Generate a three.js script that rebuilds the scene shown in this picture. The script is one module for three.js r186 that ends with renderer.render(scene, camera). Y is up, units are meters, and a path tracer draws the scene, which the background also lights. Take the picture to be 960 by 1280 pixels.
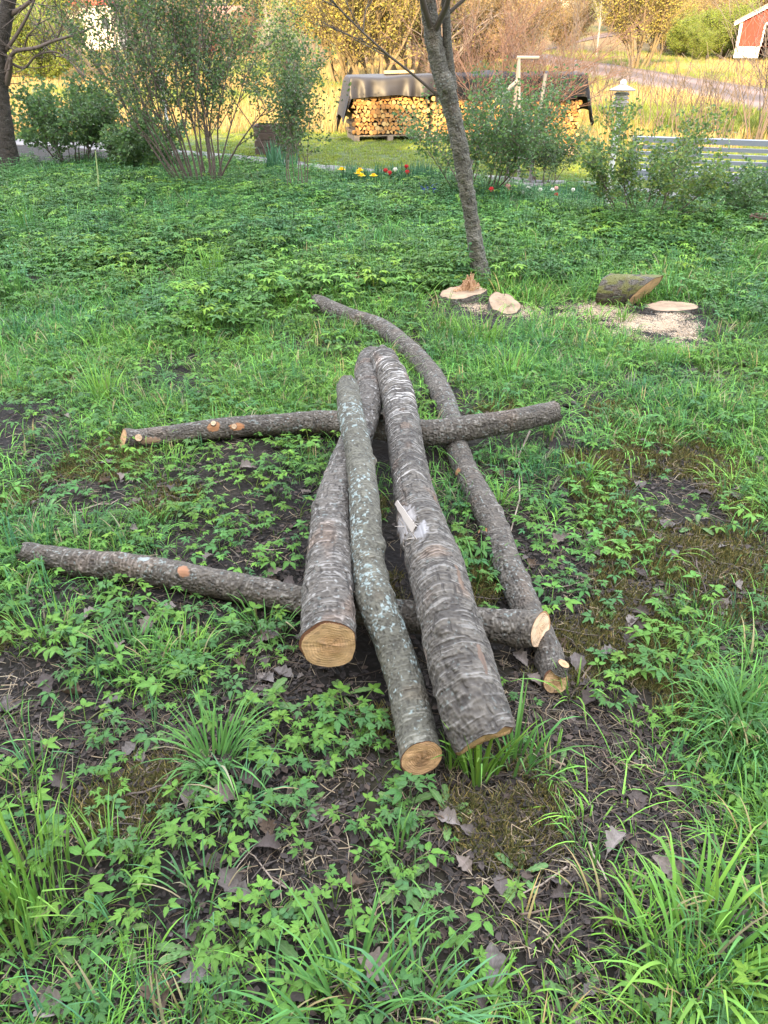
import * as THREE from 'three';
import { mergeGeometries } from 'three/addons/utils/BufferGeometryUtils.js';

// ---------------------------------------------------------------- camera, sky, sun, exposure
const PITCH = 31.1 * Math.PI / 180, F = 961;
const scene = new THREE.Scene();
const camera = new THREE.PerspectiveCamera(2 * Math.atan(640 / F) * 180 / Math.PI, 0.75, 0.05, 900);
camera.position.set(0, 1.6, 0);
camera.rotation.set(-PITCH, 0, 0);
const renderer = new THREE.WebGLRenderer({ antialias: true });
renderer.toneMapping = THREE.LinearToneMapping;
renderer.toneMappingExposure = 5.8;
renderer.shadowMap.enabled = true;
const SUN_EL = 25 * Math.PI / 180, SUN_AZ = 14 * Math.PI / 180;   // behind the camera, a little to its left
const SUN = new THREE.Vector3(-Math.sin(SUN_AZ) * Math.cos(SUN_EL), Math.sin(SUN_EL), Math.cos(SUN_AZ) * Math.cos(SUN_EL));
{
  const W = 512, H = 256, a = new Float32Array(W * H * 4), v = new THREE.Vector3();
  for (let j = 0; j < H; j++) for (let i = 0; i < W; i++) {
    const el = ((j + .5) / H - .5) * Math.PI, az = ((i + .5) / W - .5) * 2 * Math.PI;
    v.set(Math.cos(el) * Math.cos(az), Math.sin(el), Math.cos(el) * Math.sin(az));
    const e = Math.max(0, v.y), t = Math.pow(1 - e, 2.2), g = Math.exp(-Math.acos(Math.min(1, v.dot(SUN))) / .32);
    const k = v.y < 0 ? Math.max(.25, 1 + v.y * 6) : 1, o = 4 * (j * W + i);
    const z = .42 + .66 * Math.sqrt(e); a[o] = k * (.70 * z + .9 * g); a[o + 1] = k * (.75 * z + .7 * g); a[o + 2] = k * (.86 * z + .4 * g); a[o + 3] = 1;
  }
  const sky = new THREE.DataTexture(a, W, H, THREE.RGBAFormat, THREE.FloatType);
  sky.mapping = THREE.EquirectangularReflectionMapping; sky.magFilter = THREE.LinearFilter; sky.needsUpdate = true;
  scene.background = sky; scene.environment = sky;
}
const sun = new THREE.DirectionalLight(new THREE.Color(1, .73, .38), 3.0);
sun.position.copy(SUN).multiplyScalar(60); sun.target.position.set(0, 0, 0);
sun.castShadow = true; sun.shadow.mapSize.set(4096, 4096);
Object.assign(sun.shadow.camera, { left: -60, right: 60, top: 60, bottom: -60, near: 1, far: 250 });
scene.add(sun, sun.target);

// ---------------------------------------------------------------- helpers
function rngOf(seed) { let s = seed >>> 0; return () => { s = (s + 0x6D2B79F5) | 0; let t = Math.imul(s ^ (s >>> 15), 1 | s); t = (t + Math.imul(t ^ (t >>> 7), 61 | t)) ^ t; return ((t ^ (t >>> 14)) >>> 0) / 4294967296; }; }
const R = rngOf(20240511), rr = (a, b, f = R) => a + (b - a) * f(), pick = (a, f = R) => a[Math.floor(f() * a.length)];
const clamp = (x, a = 0, b = 1) => Math.min(b, Math.max(a, x)), lerp = (a, b, t) => a + (b - a) * t;
const sst = (a, b, x) => { const t = clamp((x - a) / (b - a)); return t * t * (3 - 2 * t); };
function hash3(x, y, z) { let h = Math.imul(x, 374761393) ^ Math.imul(y, 668265263) ^ Math.imul(z, 2147483647 - 361); h = Math.imul(h ^ (h >>> 13), 1274126177); h = Math.imul(h ^ (h >>> 15), 2246822519); return ((h ^ (h >>> 16)) >>> 0) / 4294967295; }
function noise(x, y, z = 0) {                                   // value noise, -1..1
  const X = Math.floor(x), Y = Math.floor(y), Z = Math.floor(z); x -= X; y -= Y; z -= Z;
  x = x * x * (3 - 2 * x); y = y * y * (3 - 2 * y); z = z * z * (3 - 2 * z);
  const a = lerp(hash3(X, Y, Z), hash3(X + 1, Y, Z), x), b = lerp(hash3(X, Y + 1, Z), hash3(X + 1, Y + 1, Z), x);
  const c = lerp(hash3(X, Y, Z + 1), hash3(X + 1, Y, Z + 1), x), d = lerp(hash3(X, Y + 1, Z + 1), hash3(X + 1, Y + 1, Z + 1), x);
  return lerp(lerp(a, b, y), lerp(c, d, y), z) * 2 - 1;
}
function fbm(x, y, z, o = 3) { let s = 0, a = .5; for (let i = 0; i < o; i++) { s += a * noise(x, y, z); x *= 2.03; y *= 2.03; z *= 2.03; a *= .5; } return s; }
const V = (x, y, z) => new THREE.Vector3(x, y, z), C = (r, g, b) => [r, g, b];
const toS = x => 255 * (x <= .0031308 ? 12.92 * x : 1.055 * Math.pow(clamp(x), 1 / 2.4) - .055);

class Geo {                                                     // collects vertices and faces of one mesh
  constructor() { this.p = []; this.u = []; this.c = []; this.i = []; }
  v(x, y, z, u = 0, w = 0, c = null) { this.p.push(x, y, z); this.u.push(u, w); if (c) this.c.push(c[0], c[1], c[2]); return this.p.length / 3 - 1; }
  t(a, b, c) { this.i.push(a, b, c); }
  q(a, b, c, d) { this.i.push(a, b, c, a, c, d); }
  box(cx, cy, cz, sx, sy, sz, c = null, m = null) {
    const pt = (x, y, z) => { const v = V(cx + x * sx / 2, cy + y * sy / 2, cz + z * sz / 2); return m ? v.applyMatrix4(m) : v; };
    for (const [n, a, b] of [[[1, 0, 0], [0, 1, 0], [0, 0, 1]], [[-1, 0, 0], [0, 0, 1], [0, 1, 0]], [[0, 1, 0], [0, 0, 1], [1, 0, 0]], [[0, -1, 0], [1, 0, 0], [0, 0, 1]], [[0, 0, 1], [1, 0, 0], [0, 1, 0]], [[0, 0, -1], [0, 1, 0], [1, 0, 0]]]) {
      const id = [[-1, -1], [1, -1], [1, 1], [-1, 1]].map(([s, t]) => { const v = pt(n[0] + a[0] * s + b[0] * t, n[1] + a[1] * s + b[1] * t, n[2] + a[2] * s + b[2] * t); return this.v(v.x, v.y, v.z, (a[0] * sx + a[1] * sy + a[2] * sz) * s / 2, (b[0] * sx + b[1] * sy + b[2] * sz) * t / 2, c); });
      this.q(...id);
    }
    return this;
  }
  tube(pts, rad, sides = 6, c = null, cap = true) {
    let prev = -1; const n = pts.length, T = V(0, 0, 0), A = V(0, 0, 0), B = V(0, 0, 0); let len = 0;
    for (let k = 0; k < n; k++) {
      T.subVectors(pts[Math.min(n - 1, k + 1)], pts[Math.max(0, k - 1)]).normalize();
      A.set(Math.abs(T.y) > .9 ? 1 : 0, Math.abs(T.y) > .9 ? 0 : 1, 0).cross(T).normalize(); B.crossVectors(T, A);
      if (k) len += pts[k].distanceTo(pts[k - 1]);
      const r = Array.isArray(rad) ? rad[k] : rad, st = this.p.length / 3;
      for (let s = 0; s <= sides; s++) { const th = s / sides * 2 * Math.PI, cs = Math.cos(th) * r, sn = Math.sin(th) * r; this.v(pts[k].x + A.x * cs + B.x * sn, pts[k].y + A.y * cs + B.y * sn, pts[k].z + A.z * cs + B.z * sn, s / sides, len, c); }
      if (k) for (let s = 0; s < sides; s++) this.q(prev + s, prev + s + 1, st + s + 1, st + s);
      prev = st;
    }
    if (cap) { const e = pts[n - 1], m = this.v(e.x, e.y, e.z, .5, len, c); for (let s = 0; s < sides; s++) this.t(prev + s, prev + s + 1, m); }
    return this;
  }
  done(flat = false) {
    let g = new THREE.BufferGeometry();
    g.setAttribute('position', new THREE.Float32BufferAttribute(this.p, 3)); g.setAttribute('uv', new THREE.Float32BufferAttribute(this.u, 2));
    if (this.c.length) g.setAttribute('color', new THREE.Float32BufferAttribute(this.c, 3));
    g.setIndex(this.i); if (flat) g = g.toNonIndexed(); g.computeVertexNormals(); return g;
  }
}
const taken = {};
function numbered(n) { const k = taken[n] = (taken[n] ?? -1) + 1; return k ? `${n}_${String(k).padStart(3, '0')}` : n; }
function tag(o, label, category, group) { o.userData = { label, category }; if (group) o.userData.group = group; return o; }
function mesh(name, geo, mat, parent) { const m = new THREE.Mesh(geo, mat); m.name = parent ? name : numbered(name); m.castShadow = m.receiveShadow = true; (parent || scene).add(m); return m; }
function thing(name, label, category, pos, group) { const o = new THREE.Group(); o.name = numbered(name); if (pos) o.position.copy(pos); scene.add(o); return tag(o, label, category, group); }
function structure(o) { o.userData = { kind: 'structure' }; return o; }
function dup(o, label, group) { const c = o.clone(); c.name = numbered(o.name.replace(/_\d{3}$/, '')); c.userData = { ...o.userData }; if (label) c.userData.label = label; if (group) c.userData.group = group; scene.add(c); return c; }
const stuffs = {};
function stuff(name, geo, mat, list, label, category, colors) {   // list of Matrix4; all shapes of one kind of stuff lie in one group
  const m = new THREE.InstancedMesh(geo, mat, list.length); list.forEach((x, i) => m.setMatrixAt(i, x)); if (colors) colors.forEach((c, i) => m.setColorAt(i, c));
  m.name = name + '_copies'; m.castShadow = m.receiveShadow = true; m.userData = { kind: 'stuff' };
  if (!stuffs[label]) { const g = stuffs[label] = new THREE.Group(); g.name = numbered(name); g.userData = { kind: 'stuff', label, category }; scene.add(g); }
  stuffs[label].add(m); return m;
}
const Q = new THREE.Quaternion(), E = new THREE.Euler();
const mat4 = (p, ry, s, rx = 0, rz = 0) => new THREE.Matrix4().compose(p, new THREE.Quaternion().setFromEuler(E.set(rx, ry, rz, 'YXZ')), typeof s === 'number' ? V(s, s, s) : s);
const mater = (o) => new THREE.MeshStandardMaterial({ roughness: .9, ...o });
const col = (r, g, b) => new THREE.Color().setRGB(r, g, b);
function texOf(w, h, fn, srgb = true) {                         // fn(x,y) -> [r,g,b] linear (srgb) or a height
  const a = new Uint8Array(w * h * 4);
  for (let y = 0; y < h; y++) for (let x = 0; x < w; x++) { const c = fn(x, y), o = 4 * (y * w + x); if (srgb) { a[o] = toS(c[0]); a[o + 1] = toS(c[1]); a[o + 2] = toS(c[2]); } else a[o] = a[o + 1] = a[o + 2] = 255 * clamp(c); a[o + 3] = 255; }
  return finish(new THREE.DataTexture(a, w, h), srgb);
}
function finish(t, srgb) { t.wrapS = t.wrapT = THREE.RepeatWrapping; t.magFilter = THREE.LinearFilter; t.minFilter = THREE.LinearMipmapLinearFilter; if (srgb) t.colorSpace = THREE.SRGBColorSpace; t.needsUpdate = true; return t; }

// ---------------------------------------------------------------- terrain height and pixel rays
const PROFILE = [[-80, .5], [-8, .1], [0, 0], [9, 0], [13, -.06], [22, -.1], [34, 0], [50, .25], [78, .7], [100, 1.8], [122, 3.6], [165, 9], [260, 24], [420, 40]];
function profile(d) {
  let k = 0; while (k < PROFILE.length - 2 && d > PROFILE[k + 1][0]) k++;
  const [a, ya] = PROFILE[k], [b, yb] = PROFILE[k + 1], s = i => { const p = PROFILE[Math.max(0, i - 1)], q = PROFILE[Math.min(PROFILE.length - 1, i + 1)]; return (q[1] - p[1]) / (q[0] - p[0]); };
  const t = clamp((d - a) / (b - a)), h = b - a, t2 = t * t, t3 = t2 * t;
  return (2 * t3 - 3 * t2 + 1) * ya + (t3 - 2 * t2 + t) * h * s(k) + (-2 * t3 + 3 * t2) * yb + (t3 - t2) * h * s(k + 1);
}
function gh(x, d) {
  const near = 1 - sst(9.5, 11.5, d);
  let y = profile(d) + near * (.03 * noise(x * .9 + 7, d * .9) + .016 * noise(x * 3.1, d * 3.1 + 5)) + (1 - near) * .02 * noise(x * .5, d * .5);
  if (x > .8 && d > 8.4) y -= .42 * sst(.8, 3.2, x) * sst(8.5, 10.8, d) * (1 - sst(17, 26, d));
  if (d > 22) y += sst(22, 60, d) * .25 * noise(x * .06 + 3, d * .06);
  if (d < 7 && Math.abs(x) < 5) y += near * .007 * fbm(x * 11, d * 11, 3, 2);
  return y;
}
const CP = Math.cos(PITCH), SP = Math.sin(PITCH);
function ray(px, py) { const a = (px - 480) / F, b = -(py - 640) / F; return V(a, b * CP - SP, -(b * SP + CP)); }
function pt(px, py, h = 0) {                                    // where the pixel's ray meets the ground raised by h
  const r = ray(px, py); let t = .3, s = .05;
  for (; t < 600; t += s, s = .02 + t * .01) if (1.6 + r.y * t <= gh(r.x * t, -r.z * t) + h) break;
  let a = t - s * 1.2, b = t;
  for (let k = 0; k < 30; k++) { const m = (a + b) / 2; if (1.6 + r.y * m <= gh(r.x * m, -r.z * m) + h) b = m; else a = m; }
  return V(r.x * b, 1.6 + r.y * b, r.z * b);
}
function ptd(px, py, d) { const r = ray(px, py), t = d / -r.z; return V(r.x * t, 1.6 + r.y * t, -d); }
const depthOf = p => (p.z * -CP) + (1.6 - p.y) * SP;            // distance along the lens axis
function pix(p) { const w = depthOf(p); return [480 + F * p.x / w, 640 - F * ((p.y - 1.6) * CP + (-p.z) * SP) / w]; }

// path across the garden
const PATH = [[-250, 168], [100, 182], [290, 200], [410, 214], [560, 224], [700, 232], [800, 242], [890, 257], [1000, 277], [1300, 330]].map(([x, y]) => pt(x, y));
const pathCurve = new THREE.CatmullRomCurve3(PATH.map(p => V(p.x, 0, p.z)));
const pathPts = pathCurve.getSpacedPoints(240);
function pathSide(x, d) { let best = 1e9, s = 0; for (let k = 1; k < pathPts.length; k++) { const p = pathPts[k], dx = x - p.x, dz = -d - p.z, D = dx * dx + dz * dz; if (D < best) { best = D; const q = pathPts[k - 1]; s = Math.sign((p.x - q.x) * dz - (p.z - q.z) * dx); } } return Math.sqrt(best) * s; }   // >0 on the camera's side
// patches of bare, littered soil
const BARE = [[810, 560, 110, .75], [900, 700, 100, .7], [760, 720, 90, .6], [640, 1080, 120, .8], [800, 1000, 100, .75], [860, 1090, 70, .6], [700, 1180, 90, .6], [120, 610, 110, .6], [60, 560, 60, .5], [170, 960, 80, .7], [390, 1060, 70, .65], [330, 830, 50, .5], [300, 1130, 60, .5], [500, 1180, 70, .4], [700, 890, 70, .6], [350, 640, 60, .5], [830, 418, 70, .75], [715, 396, 55, .7], [770, 405, 50, .6], [640, 398, 40, .65], [30, 900, 60, .5], [620, 600, 30, .6], [330, 400, 40, .4], [600, 520, 60, .4], [730, 470, 70, .5], [940, 480, 60, .5]]
  .map(([x, y, r, s]) => { const p = pt(x, y), q = pt(x + r, y); return [p.x, -p.z, q.x - p.x, s]; });
function bare(x, d) { let f = 0; for (const [bx, bd, r, s] of BARE) { const dx = (x - bx) / r, dd = (d - bd) / (r * 1.25), q = dx * dx + dd * dd; if (q < 2.2) f = Math.max(f, s * (1 - sst(.35, 2.2, q))); } return clamp(f + .35 * noise(x * 4.3, d * 4.3, 9) * (f > .02 ? 1.1 : .9)); }

// ---------------------------------------------------------------- ground
{
  const N = 512;
  const tc = texOf(N, N, (x, y) => {
    const p = x / N * 16, q = y / N * 16, w = (k) => { const a = noise(((x * k) % N) / N * 16, ((y * k) % N) / N * 16, k); return a; };
    const wrap = (f, ph) => { const X = x / N, Y = y / N, n = (i, j) => noise((X + i) * f, (Y + j) * f, ph); const fx = sst(.8, 1, X), fy = sst(.8, 1, Y); return lerp(lerp(n(0, 0), n(-1, 0), fx), lerp(n(0, -1), n(-1, -1), fx), fy); };
    const a = wrap(6, 1), b = wrap(22, 2), c = wrap(70, 3), e = wrap(160, 4);
    let v = .62 + .14 * a + .16 * b + .16 * c + .14 * e; if (c + e > .95) v += .5;
    return [clamp(v), clamp(v * (.97 + .04 * b)), clamp(v * (.92 + .08 * a))];
  });
  const tb = texOf(N, N, (x, y) => { const wrap = (f, ph) => { const X = x / N, Y = y / N, n = (i, j) => noise((X + i) * f, (Y + j) * f, ph); const fx = sst(.8, 1, X), fy = sst(.8, 1, Y); return lerp(lerp(n(0, 0), n(-1, 0), fx), lerp(n(0, -1), n(-1, -1), fx), fy); }; return .5 + .25 * wrap(22, 2) + .18 * wrap(70, 3) + .1 * wrap(160, 4); }, false);
  const g = new Geo(), xs = [], ds = [];
  for (let i = 0; i <= 360; i++) xs.push(.9 * Math.sinh((i / 180 - 1) * 6.4));
  for (let j = 0; j <= 420; j++) ds.push(2 + 1.6 * Math.sinh(-4.3 + 10.5 * j / 420));
  for (const d of ds) for (const x of xs) {
    const n1 = noise(x * .8, d * .8, 1), n2 = noise(x * 3, d * 3, 2), n3 = noise(x * .05, d * .05, 6), n4 = noise(x * .22, d * .22, 8);
    let c;
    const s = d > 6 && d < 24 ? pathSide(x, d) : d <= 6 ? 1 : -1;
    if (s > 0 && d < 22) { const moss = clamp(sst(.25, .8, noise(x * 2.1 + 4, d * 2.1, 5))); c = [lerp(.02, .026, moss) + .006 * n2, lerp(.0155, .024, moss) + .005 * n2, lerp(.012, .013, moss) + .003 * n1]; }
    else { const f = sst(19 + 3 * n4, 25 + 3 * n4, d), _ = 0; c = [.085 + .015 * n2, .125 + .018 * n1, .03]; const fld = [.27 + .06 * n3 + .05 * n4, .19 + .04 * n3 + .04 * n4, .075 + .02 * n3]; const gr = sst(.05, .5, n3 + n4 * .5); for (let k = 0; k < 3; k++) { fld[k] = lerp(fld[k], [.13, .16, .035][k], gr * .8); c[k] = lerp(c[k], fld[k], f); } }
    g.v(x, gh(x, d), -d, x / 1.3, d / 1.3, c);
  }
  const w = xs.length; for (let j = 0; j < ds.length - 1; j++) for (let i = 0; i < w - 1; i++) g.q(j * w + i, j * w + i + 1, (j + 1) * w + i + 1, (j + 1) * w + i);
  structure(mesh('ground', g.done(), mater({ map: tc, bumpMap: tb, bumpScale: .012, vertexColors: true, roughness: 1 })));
}
// field road
{
  const nearE = [[1060, 165], [960, 144], [860, 124], [780, 108], [715, 95], [665, 82], [640, 74], [650, 66], [690, 60], [740, 50], [780, 44], [850, 38]], farE = [[1060, 128], [960, 113], [860, 98], [780, 84], [725, 75], [690, 69], [678, 66], [690, 62], [712, 55], [750, 43], [785, 38], [850, 33]];
  const A = new THREE.CatmullRomCurve3(nearE.map(p => pt(...p))), B = new THREE.CatmullRomCurve3(farE.map(p => pt(...p))), g = new Geo(), n = 160, m = 10;
  for (let k = 0; k <= n; k++) { const a = A.getPoint(k / n), b = B.getPoint(k / n); for (let j = 0; j <= m; j++) { const p = a.clone().lerp(b, j / m), rut = Math.abs(j / m - .5), v = .075 + .02 * noise(p.x * .4, p.z * .4, 2) + (rut > .1 && rut < .32 ? .03 : -.02); g.v(p.x, gh(p.x, -p.z) + .06, p.z, p.x, p.z, [v * 1.3, v * .88, v * .8]); } }
  for (let k = 0; k < n; k++) for (let j = 0; j < m; j++) g.q(k * (m + 1) + j, (k + 1) * (m + 1) + j, (k + 1) * (m + 1) + j + 1, k * (m + 1) + j + 1);
  structure(mesh('gravel_road', g.done(), mater({ vertexColors: true, side: THREE.DoubleSide })));
}
// paved path: every slab a piece
{
  const path = new THREE.Group(); path.name = 'garden_path'; scene.add(path); structure(path);
  const slabG = new Geo().box(0, 0, 0, .315, .05, .315).done(), mats = [[.18, .165, .165], [.15, .14, .145], [.2, .185, .18], [.165, .155, .15]].map(c => mater({ color: col(...c) }));
  const L = pathCurve.getLength(), n = Math.floor(L / .33); let k = 0;
  for (let i = 0; i < n; i++) { const p = pathCurve.getPointAt((i + .5) / n), t = pathCurve.getTangentAt((i + .5) / n); if (p.x < -9 || p.x > 7.5) continue;
    for (let j = -1; j <= 1; j++) { const x = p.x - t.z * j * .33, z = p.z + t.x * j * .33; if (k++ > 298) continue; const m = mesh('slab', slabG, mats[(i * 7 + j * 3 + 30) % 4], path); m.position.set(x, gh(x, -z) - .004 + .006 * noise(i, j), z); m.rotation.set(.012 * noise(i, j, 4), Math.atan2(-t.z, t.x), .012 * noise(i, j, 8)); } }
}

// ---------------------------------------------------------------- house behind the camera: it throws the shade over the garden
{
  const h = thing('farmhouse', 'yellow wooden farmhouse with a tall pitched roof behind the photographer', 'house', V(-3, .1, 7.3)); h.rotation.y = -.36;
  const LW = 23, DW = 8, EV = 6.2, RG = 10.6;
  const wall = new THREE.Shape([[-DW / 2, 0], [DW / 2, 0], [DW / 2, EV], [0, RG], [-DW / 2, EV]].map(p => new THREE.Vector2(...p)));
  const wg = new THREE.ExtrudeGeometry(wall, { depth: LW, bevelEnabled: false }); wg.translate(0, 0, -LW / 2); wg.rotateY(Math.PI / 2);
  mesh('wall', wg, mater({ color: col(.55, .42, .2) }), h);
  const s = Math.atan2(RG - EV, DW / 2), rl = Math.hypot(DW / 2, RG - EV) + .5, white = mater({ color: col(.75, .75, .72) }), tile = mater({ color: col(.16, .07, .045) });
  for (const k of [-1, 1]) { const r = mesh('roof', new THREE.BoxGeometry(LW + .8, .12, rl), tile, h); r.rotation.x = k * s; r.position.set(0, RG + .1 - Math.sin(s) * rl / 2, k * Math.cos(s) * rl / 2); }
  mesh('chimney', new THREE.BoxGeometry(.9, 1.8, .7), mater({ color: col(.35, .13, .08) }), h).position.set(-3, RG + .5, 0);
  const glass = mater({ color: col(.05, .06, .07), roughness: .08 });
  for (const y of [1.7, 4.5]) for (let k = -3; k <= 3; k++) { if (y < 3 && k === 0) continue; const w = mesh('window', new THREE.BoxGeometry(1.15, 1.45, .1), white, h); w.position.set(k * 2.6, y, -DW / 2 - .03); const p = mesh('pane', new THREE.BoxGeometry(.95, 1.25, .04), glass, w); p.position.z = -.045; }
  const dr = mesh('door', new THREE.BoxGeometry(1.1, 2.1, .1), mater({ color: col(.1, .2, .12) }), h); dr.position.set(0, 1.15, -DW / 2 - .03);
}
// ---------------------------------------------------------------- logs
const FOOT = [];                                                // log footprints, kept free of plants
function barkMaps(kind, seed, L, rad, patches = []) {
  const W = 384, H = Math.min(1536, Math.ceil(L * 520 / 64) * 64), colr = new Uint8Array(W * H * 4), hgt = new Uint8Array(W * H * 4), cs = [], sn = [];
  for (let x = 0; x < W; x++) { cs.push(Math.cos(x / W * 2 * Math.PI) * rad); sn.push(Math.sin(x / W * 2 * Math.PI) * rad); }
  const K = { cherry: { base: [.108, .095, .079], dark: [.022, .018, .016], pale: [.38, .36, .335], lich: .3, rings: 1.1, crack: 1.1 }, lichen: { base: [.105, .1, .076], dark: [.03, .027, .021], pale: [.22, .212, .175], lich: .85, rings: .75, crack: .5 }, rough: { base: [.112, .098, .083], dark: [.024, .02, .017], pale: [.3, .285, .265], lich: .45, rings: .4, crack: 1.1 }, brown: { base: [.098, .083, .066], dark: [.024, .02, .017], pale: [.24, .22, .19], lich: .5, rings: .5, crack: .8 }, moss: { base: [.09, .075, .056], dark: [.025, .021, .017], pale: [.17, .155, .13], lich: .3, rings: 1, crack: .8 }, trunk: { base: [.118, .11, .086], dark: [.026, .022, .017], pale: [.19, .175, .135], lich: .4, rings: .95, crack: .9 }, dark: { base: [.05, .04, .032], dark: [.016, .013, .011], pale: [.1, .09, .075], lich: .15, rings: .3, crack: 1 } }[kind];
  for (let y = 0; y < H; y++) {
    const v = y / H * L;
    for (let x = 0; x < W; x++) {
      const a = cs[x], b = sn[x], o = 4 * (y * W + x), big = fbm(a * 9 + seed, b * 9, v * 5, 2), mid = noise(a * 38 + seed, b * 38, v * 38), fine = noise(a * 150, b * 150 + seed, v * 150);
      const warpv = v + .012 * noise(a * 14, b * 14 + seed, v * 9);
      const len = noise(a * 15 + seed, b * 15, warpv * 165) * .62 + noise(a * 34, b * 34 + seed, warpv * 300) * .38;      // streaks that run round the stem
      const ring = noise(a * 5, b * 5 + seed, warpv * 60);
      const cr = 1 - Math.abs(noise(a * 30 + 9, b * 30 + seed, v * 22)) * 1.6 - Math.abs(noise(a * 70, b * 70 + seed, v * 55)) * .8;
      const crack = clamp(sst(.45, .95, cr) * K.crack * sst(-.5, .3, big + .3));
      const zone = sst(-.25, .35, noise(a * 6 + 3, b * 6 + seed, v * 2.6));
      let pl = sst(.2, .42, len + .1 * mid + .08 * fine) * K.rings * (.35 + .8 * zone), f = clamp(.5 + .26 * mid + .4 * fine + .35 * big);
      if (kind === 'rough' || kind === 'brown') pl = Math.max(pl, sst(.4, .75, noise(a * 90, b * 90 + seed, v * 80) + .25 * fine) * .85);
      const c = [0, 1, 2].map(k => lerp(lerp(K.dark[k], K.base[k], .25 + 1.1 * f), K.pale[k], clamp(pl * .8)));
      const dk = Math.max(crack * .6, sst(.3, .75, -ring - len * .4) * .45 * K.rings); for (let k = 0; k < 3; k++) c[k] = lerp(c[k], K.dark[k], dk);
      const red = sst(.35, .7, noise(a * 16, b * 16 + seed * 2, v * 12)) * (kind === 'cherry' || kind === 'rough' ? .5 : .25); c[0] *= 1 + .35 * red; c[2] *= 1 - .2 * red;
      const lz = sst(-.1, .5, noise(a * 11 + seed, b * 11 + 4, v * 4)), li = sst(.2, .6, .62 * noise(a * 85 + seed, b * 85, v * 85) + .55 * noise(a * 190, b * 190, v * 190 + seed) - .22 + .42 * lz * K.lich) * Math.min(1, K.lich * 1.2);
      const lc = [.235 + .08 * fine, .285 + .08 * fine, .275 + .08 * fine]; for (let k = 0; k < 3; k++) c[k] = lerp(c[k], lc[k], clamp(li * .9));
      if (kind === 'moss') { const mo = sst(.05, .5, noise(a * 24, b * 24, v * 20 + seed) + (b > 0 ? .35 : -.25)); c[0] = lerp(c[0], .13, mo * .8); c[1] = lerp(c[1], .13, mo * .8); c[2] = lerp(c[2], .03, mo * .8); }
      let hh = .45 + .15 * mid + .2 * fine + .16 * len * K.rings + .1 * li - .3 * crack - .12 * dk;
      for (const [ps, pth, ws, wt, pc] of patches) { let dth = Math.abs(x / W * 2 * Math.PI - pth); dth = Math.min(dth, 2 * Math.PI - dth); const q = Math.hypot((v - ps) / ws, dth * rad / wt) + .35 * mid + .2 * fine; const w = 1 - sst(.7, 1.05, q); if (w > 0) { const g = .85 + .25 * noise(a * 240, b * 240, v * 18); for (let k = 0; k < 3; k++) c[k] = lerp(c[k], pc[k] * g, w); hh = lerp(hh, .3 + .1 * g, w); } }
      colr[o] = toS(c[0]); colr[o + 1] = toS(c[1]); colr[o + 2] = toS(c[2]); colr[o + 3] = 255; hgt[o] = hgt[o + 1] = hgt[o + 2] = 255 * clamp(hh); hgt[o + 3] = 255;
    }
  }
  return mater({ map: finish(new THREE.DataTexture(colr, W, H), true), bumpMap: finish(new THREE.DataTexture(hgt, W, H), false), bumpScale: kind === 'lichen' ? .012 : .016, roughness: .88 });
}
function cutMat(seed, pal) {                                    // sawn wood: year rings, rays, dark pith, cracks
  const N = 320, cx = .06 * noise(seed, 1), cy = .06 * noise(seed, 2);
  const f = (x, y) => { const u = x / N * 2 - 1 - cx, v = y / N * 2 - 1 - cy, th = Math.atan2(v, u), r = Math.hypot(u, v) * (1 + .05 * noise(Math.cos(th) * 1.6 + seed, Math.sin(th) * 1.6)); return [u, v, th, r]; };
  const map = texOf(N, N, (x, y) => { const [u, v, th, r] = f(x, y);
    const ringv = Math.sin(r * 62 + 2.5 * noise(r * 9, seed) + 1.3 * noise(u * 3 + seed, v * 3)), saw = noise(u * 4 + v * 22 + seed, v * 3), big = noise(u * 2.4 + seed, v * 2.4, 3), fine = noise(u * 60, v * 60, seed), cr = sst(.86, .97, 1 - Math.abs(noise(Math.cos(th) * 5 + seed, Math.sin(th) * 5)) * 2.2) * sst(.75, .1, r);
    const heart = sst(.62, .3, r + .1 * big), c = [0, 1, 2].map(k => lerp(pal[0][k], pal[1][k], heart) * (1 + .045 * ringv * sst(1.05, .6, r) * (.6 + .8 * big) + .12 * saw + .14 * big + .09 * fine)), rim = sst(.94, .985, r + .02 * fine), dirt = sst(.45, .75, noise(u * 5 + seed, v * 5, 9) + .3 * fine) * .35; for (let k = 0; k < 3; k++) c[k] = lerp(c[k], .09 - .02 * k, dirt);
    for (let k = 0; k < 3; k++) { c[k] = lerp(c[k], pal[2][k], rim); c[k] = lerp(c[k], pal[1][k] * .35, Math.max(cr * .55, sst(.06, .02, r) * .8)); } return c; });
  const bump = texOf(N, N, (x, y) => { const [u, v, th, r] = f(x, y); return .5 + .12 * Math.sin(r * 62 + 1.3 * noise(u * 3 + seed, v * 3)) + .2 * noise(u * 4 + v * 22 + seed, v * 3) + .12 * noise(u * 50, v * 50, seed); }, false);
  return mater({ map, bumpMap: bump, bumpScale: .0025, roughness: .8 });
}
const CUTS = [cutMat(3, [[.56, .36, .19], [.5, .3, .15], [.16, .07, .035]]), cutMat(11, [[.56, .34, .175], [.36, .21, .105], [.16, .07, .035]]), cutMat(23, [[.66, .47, .3], [.6, .4, .24], [.4, .2, .09]]), cutMat(31, [[.56, .34, .17], [.48, .29, .14], [.22, .1, .05]])];
const orange = mater({ color: col(.42, .2, .1) }), paleWood = mater({ color: col(.36, .32, .28) });

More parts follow.
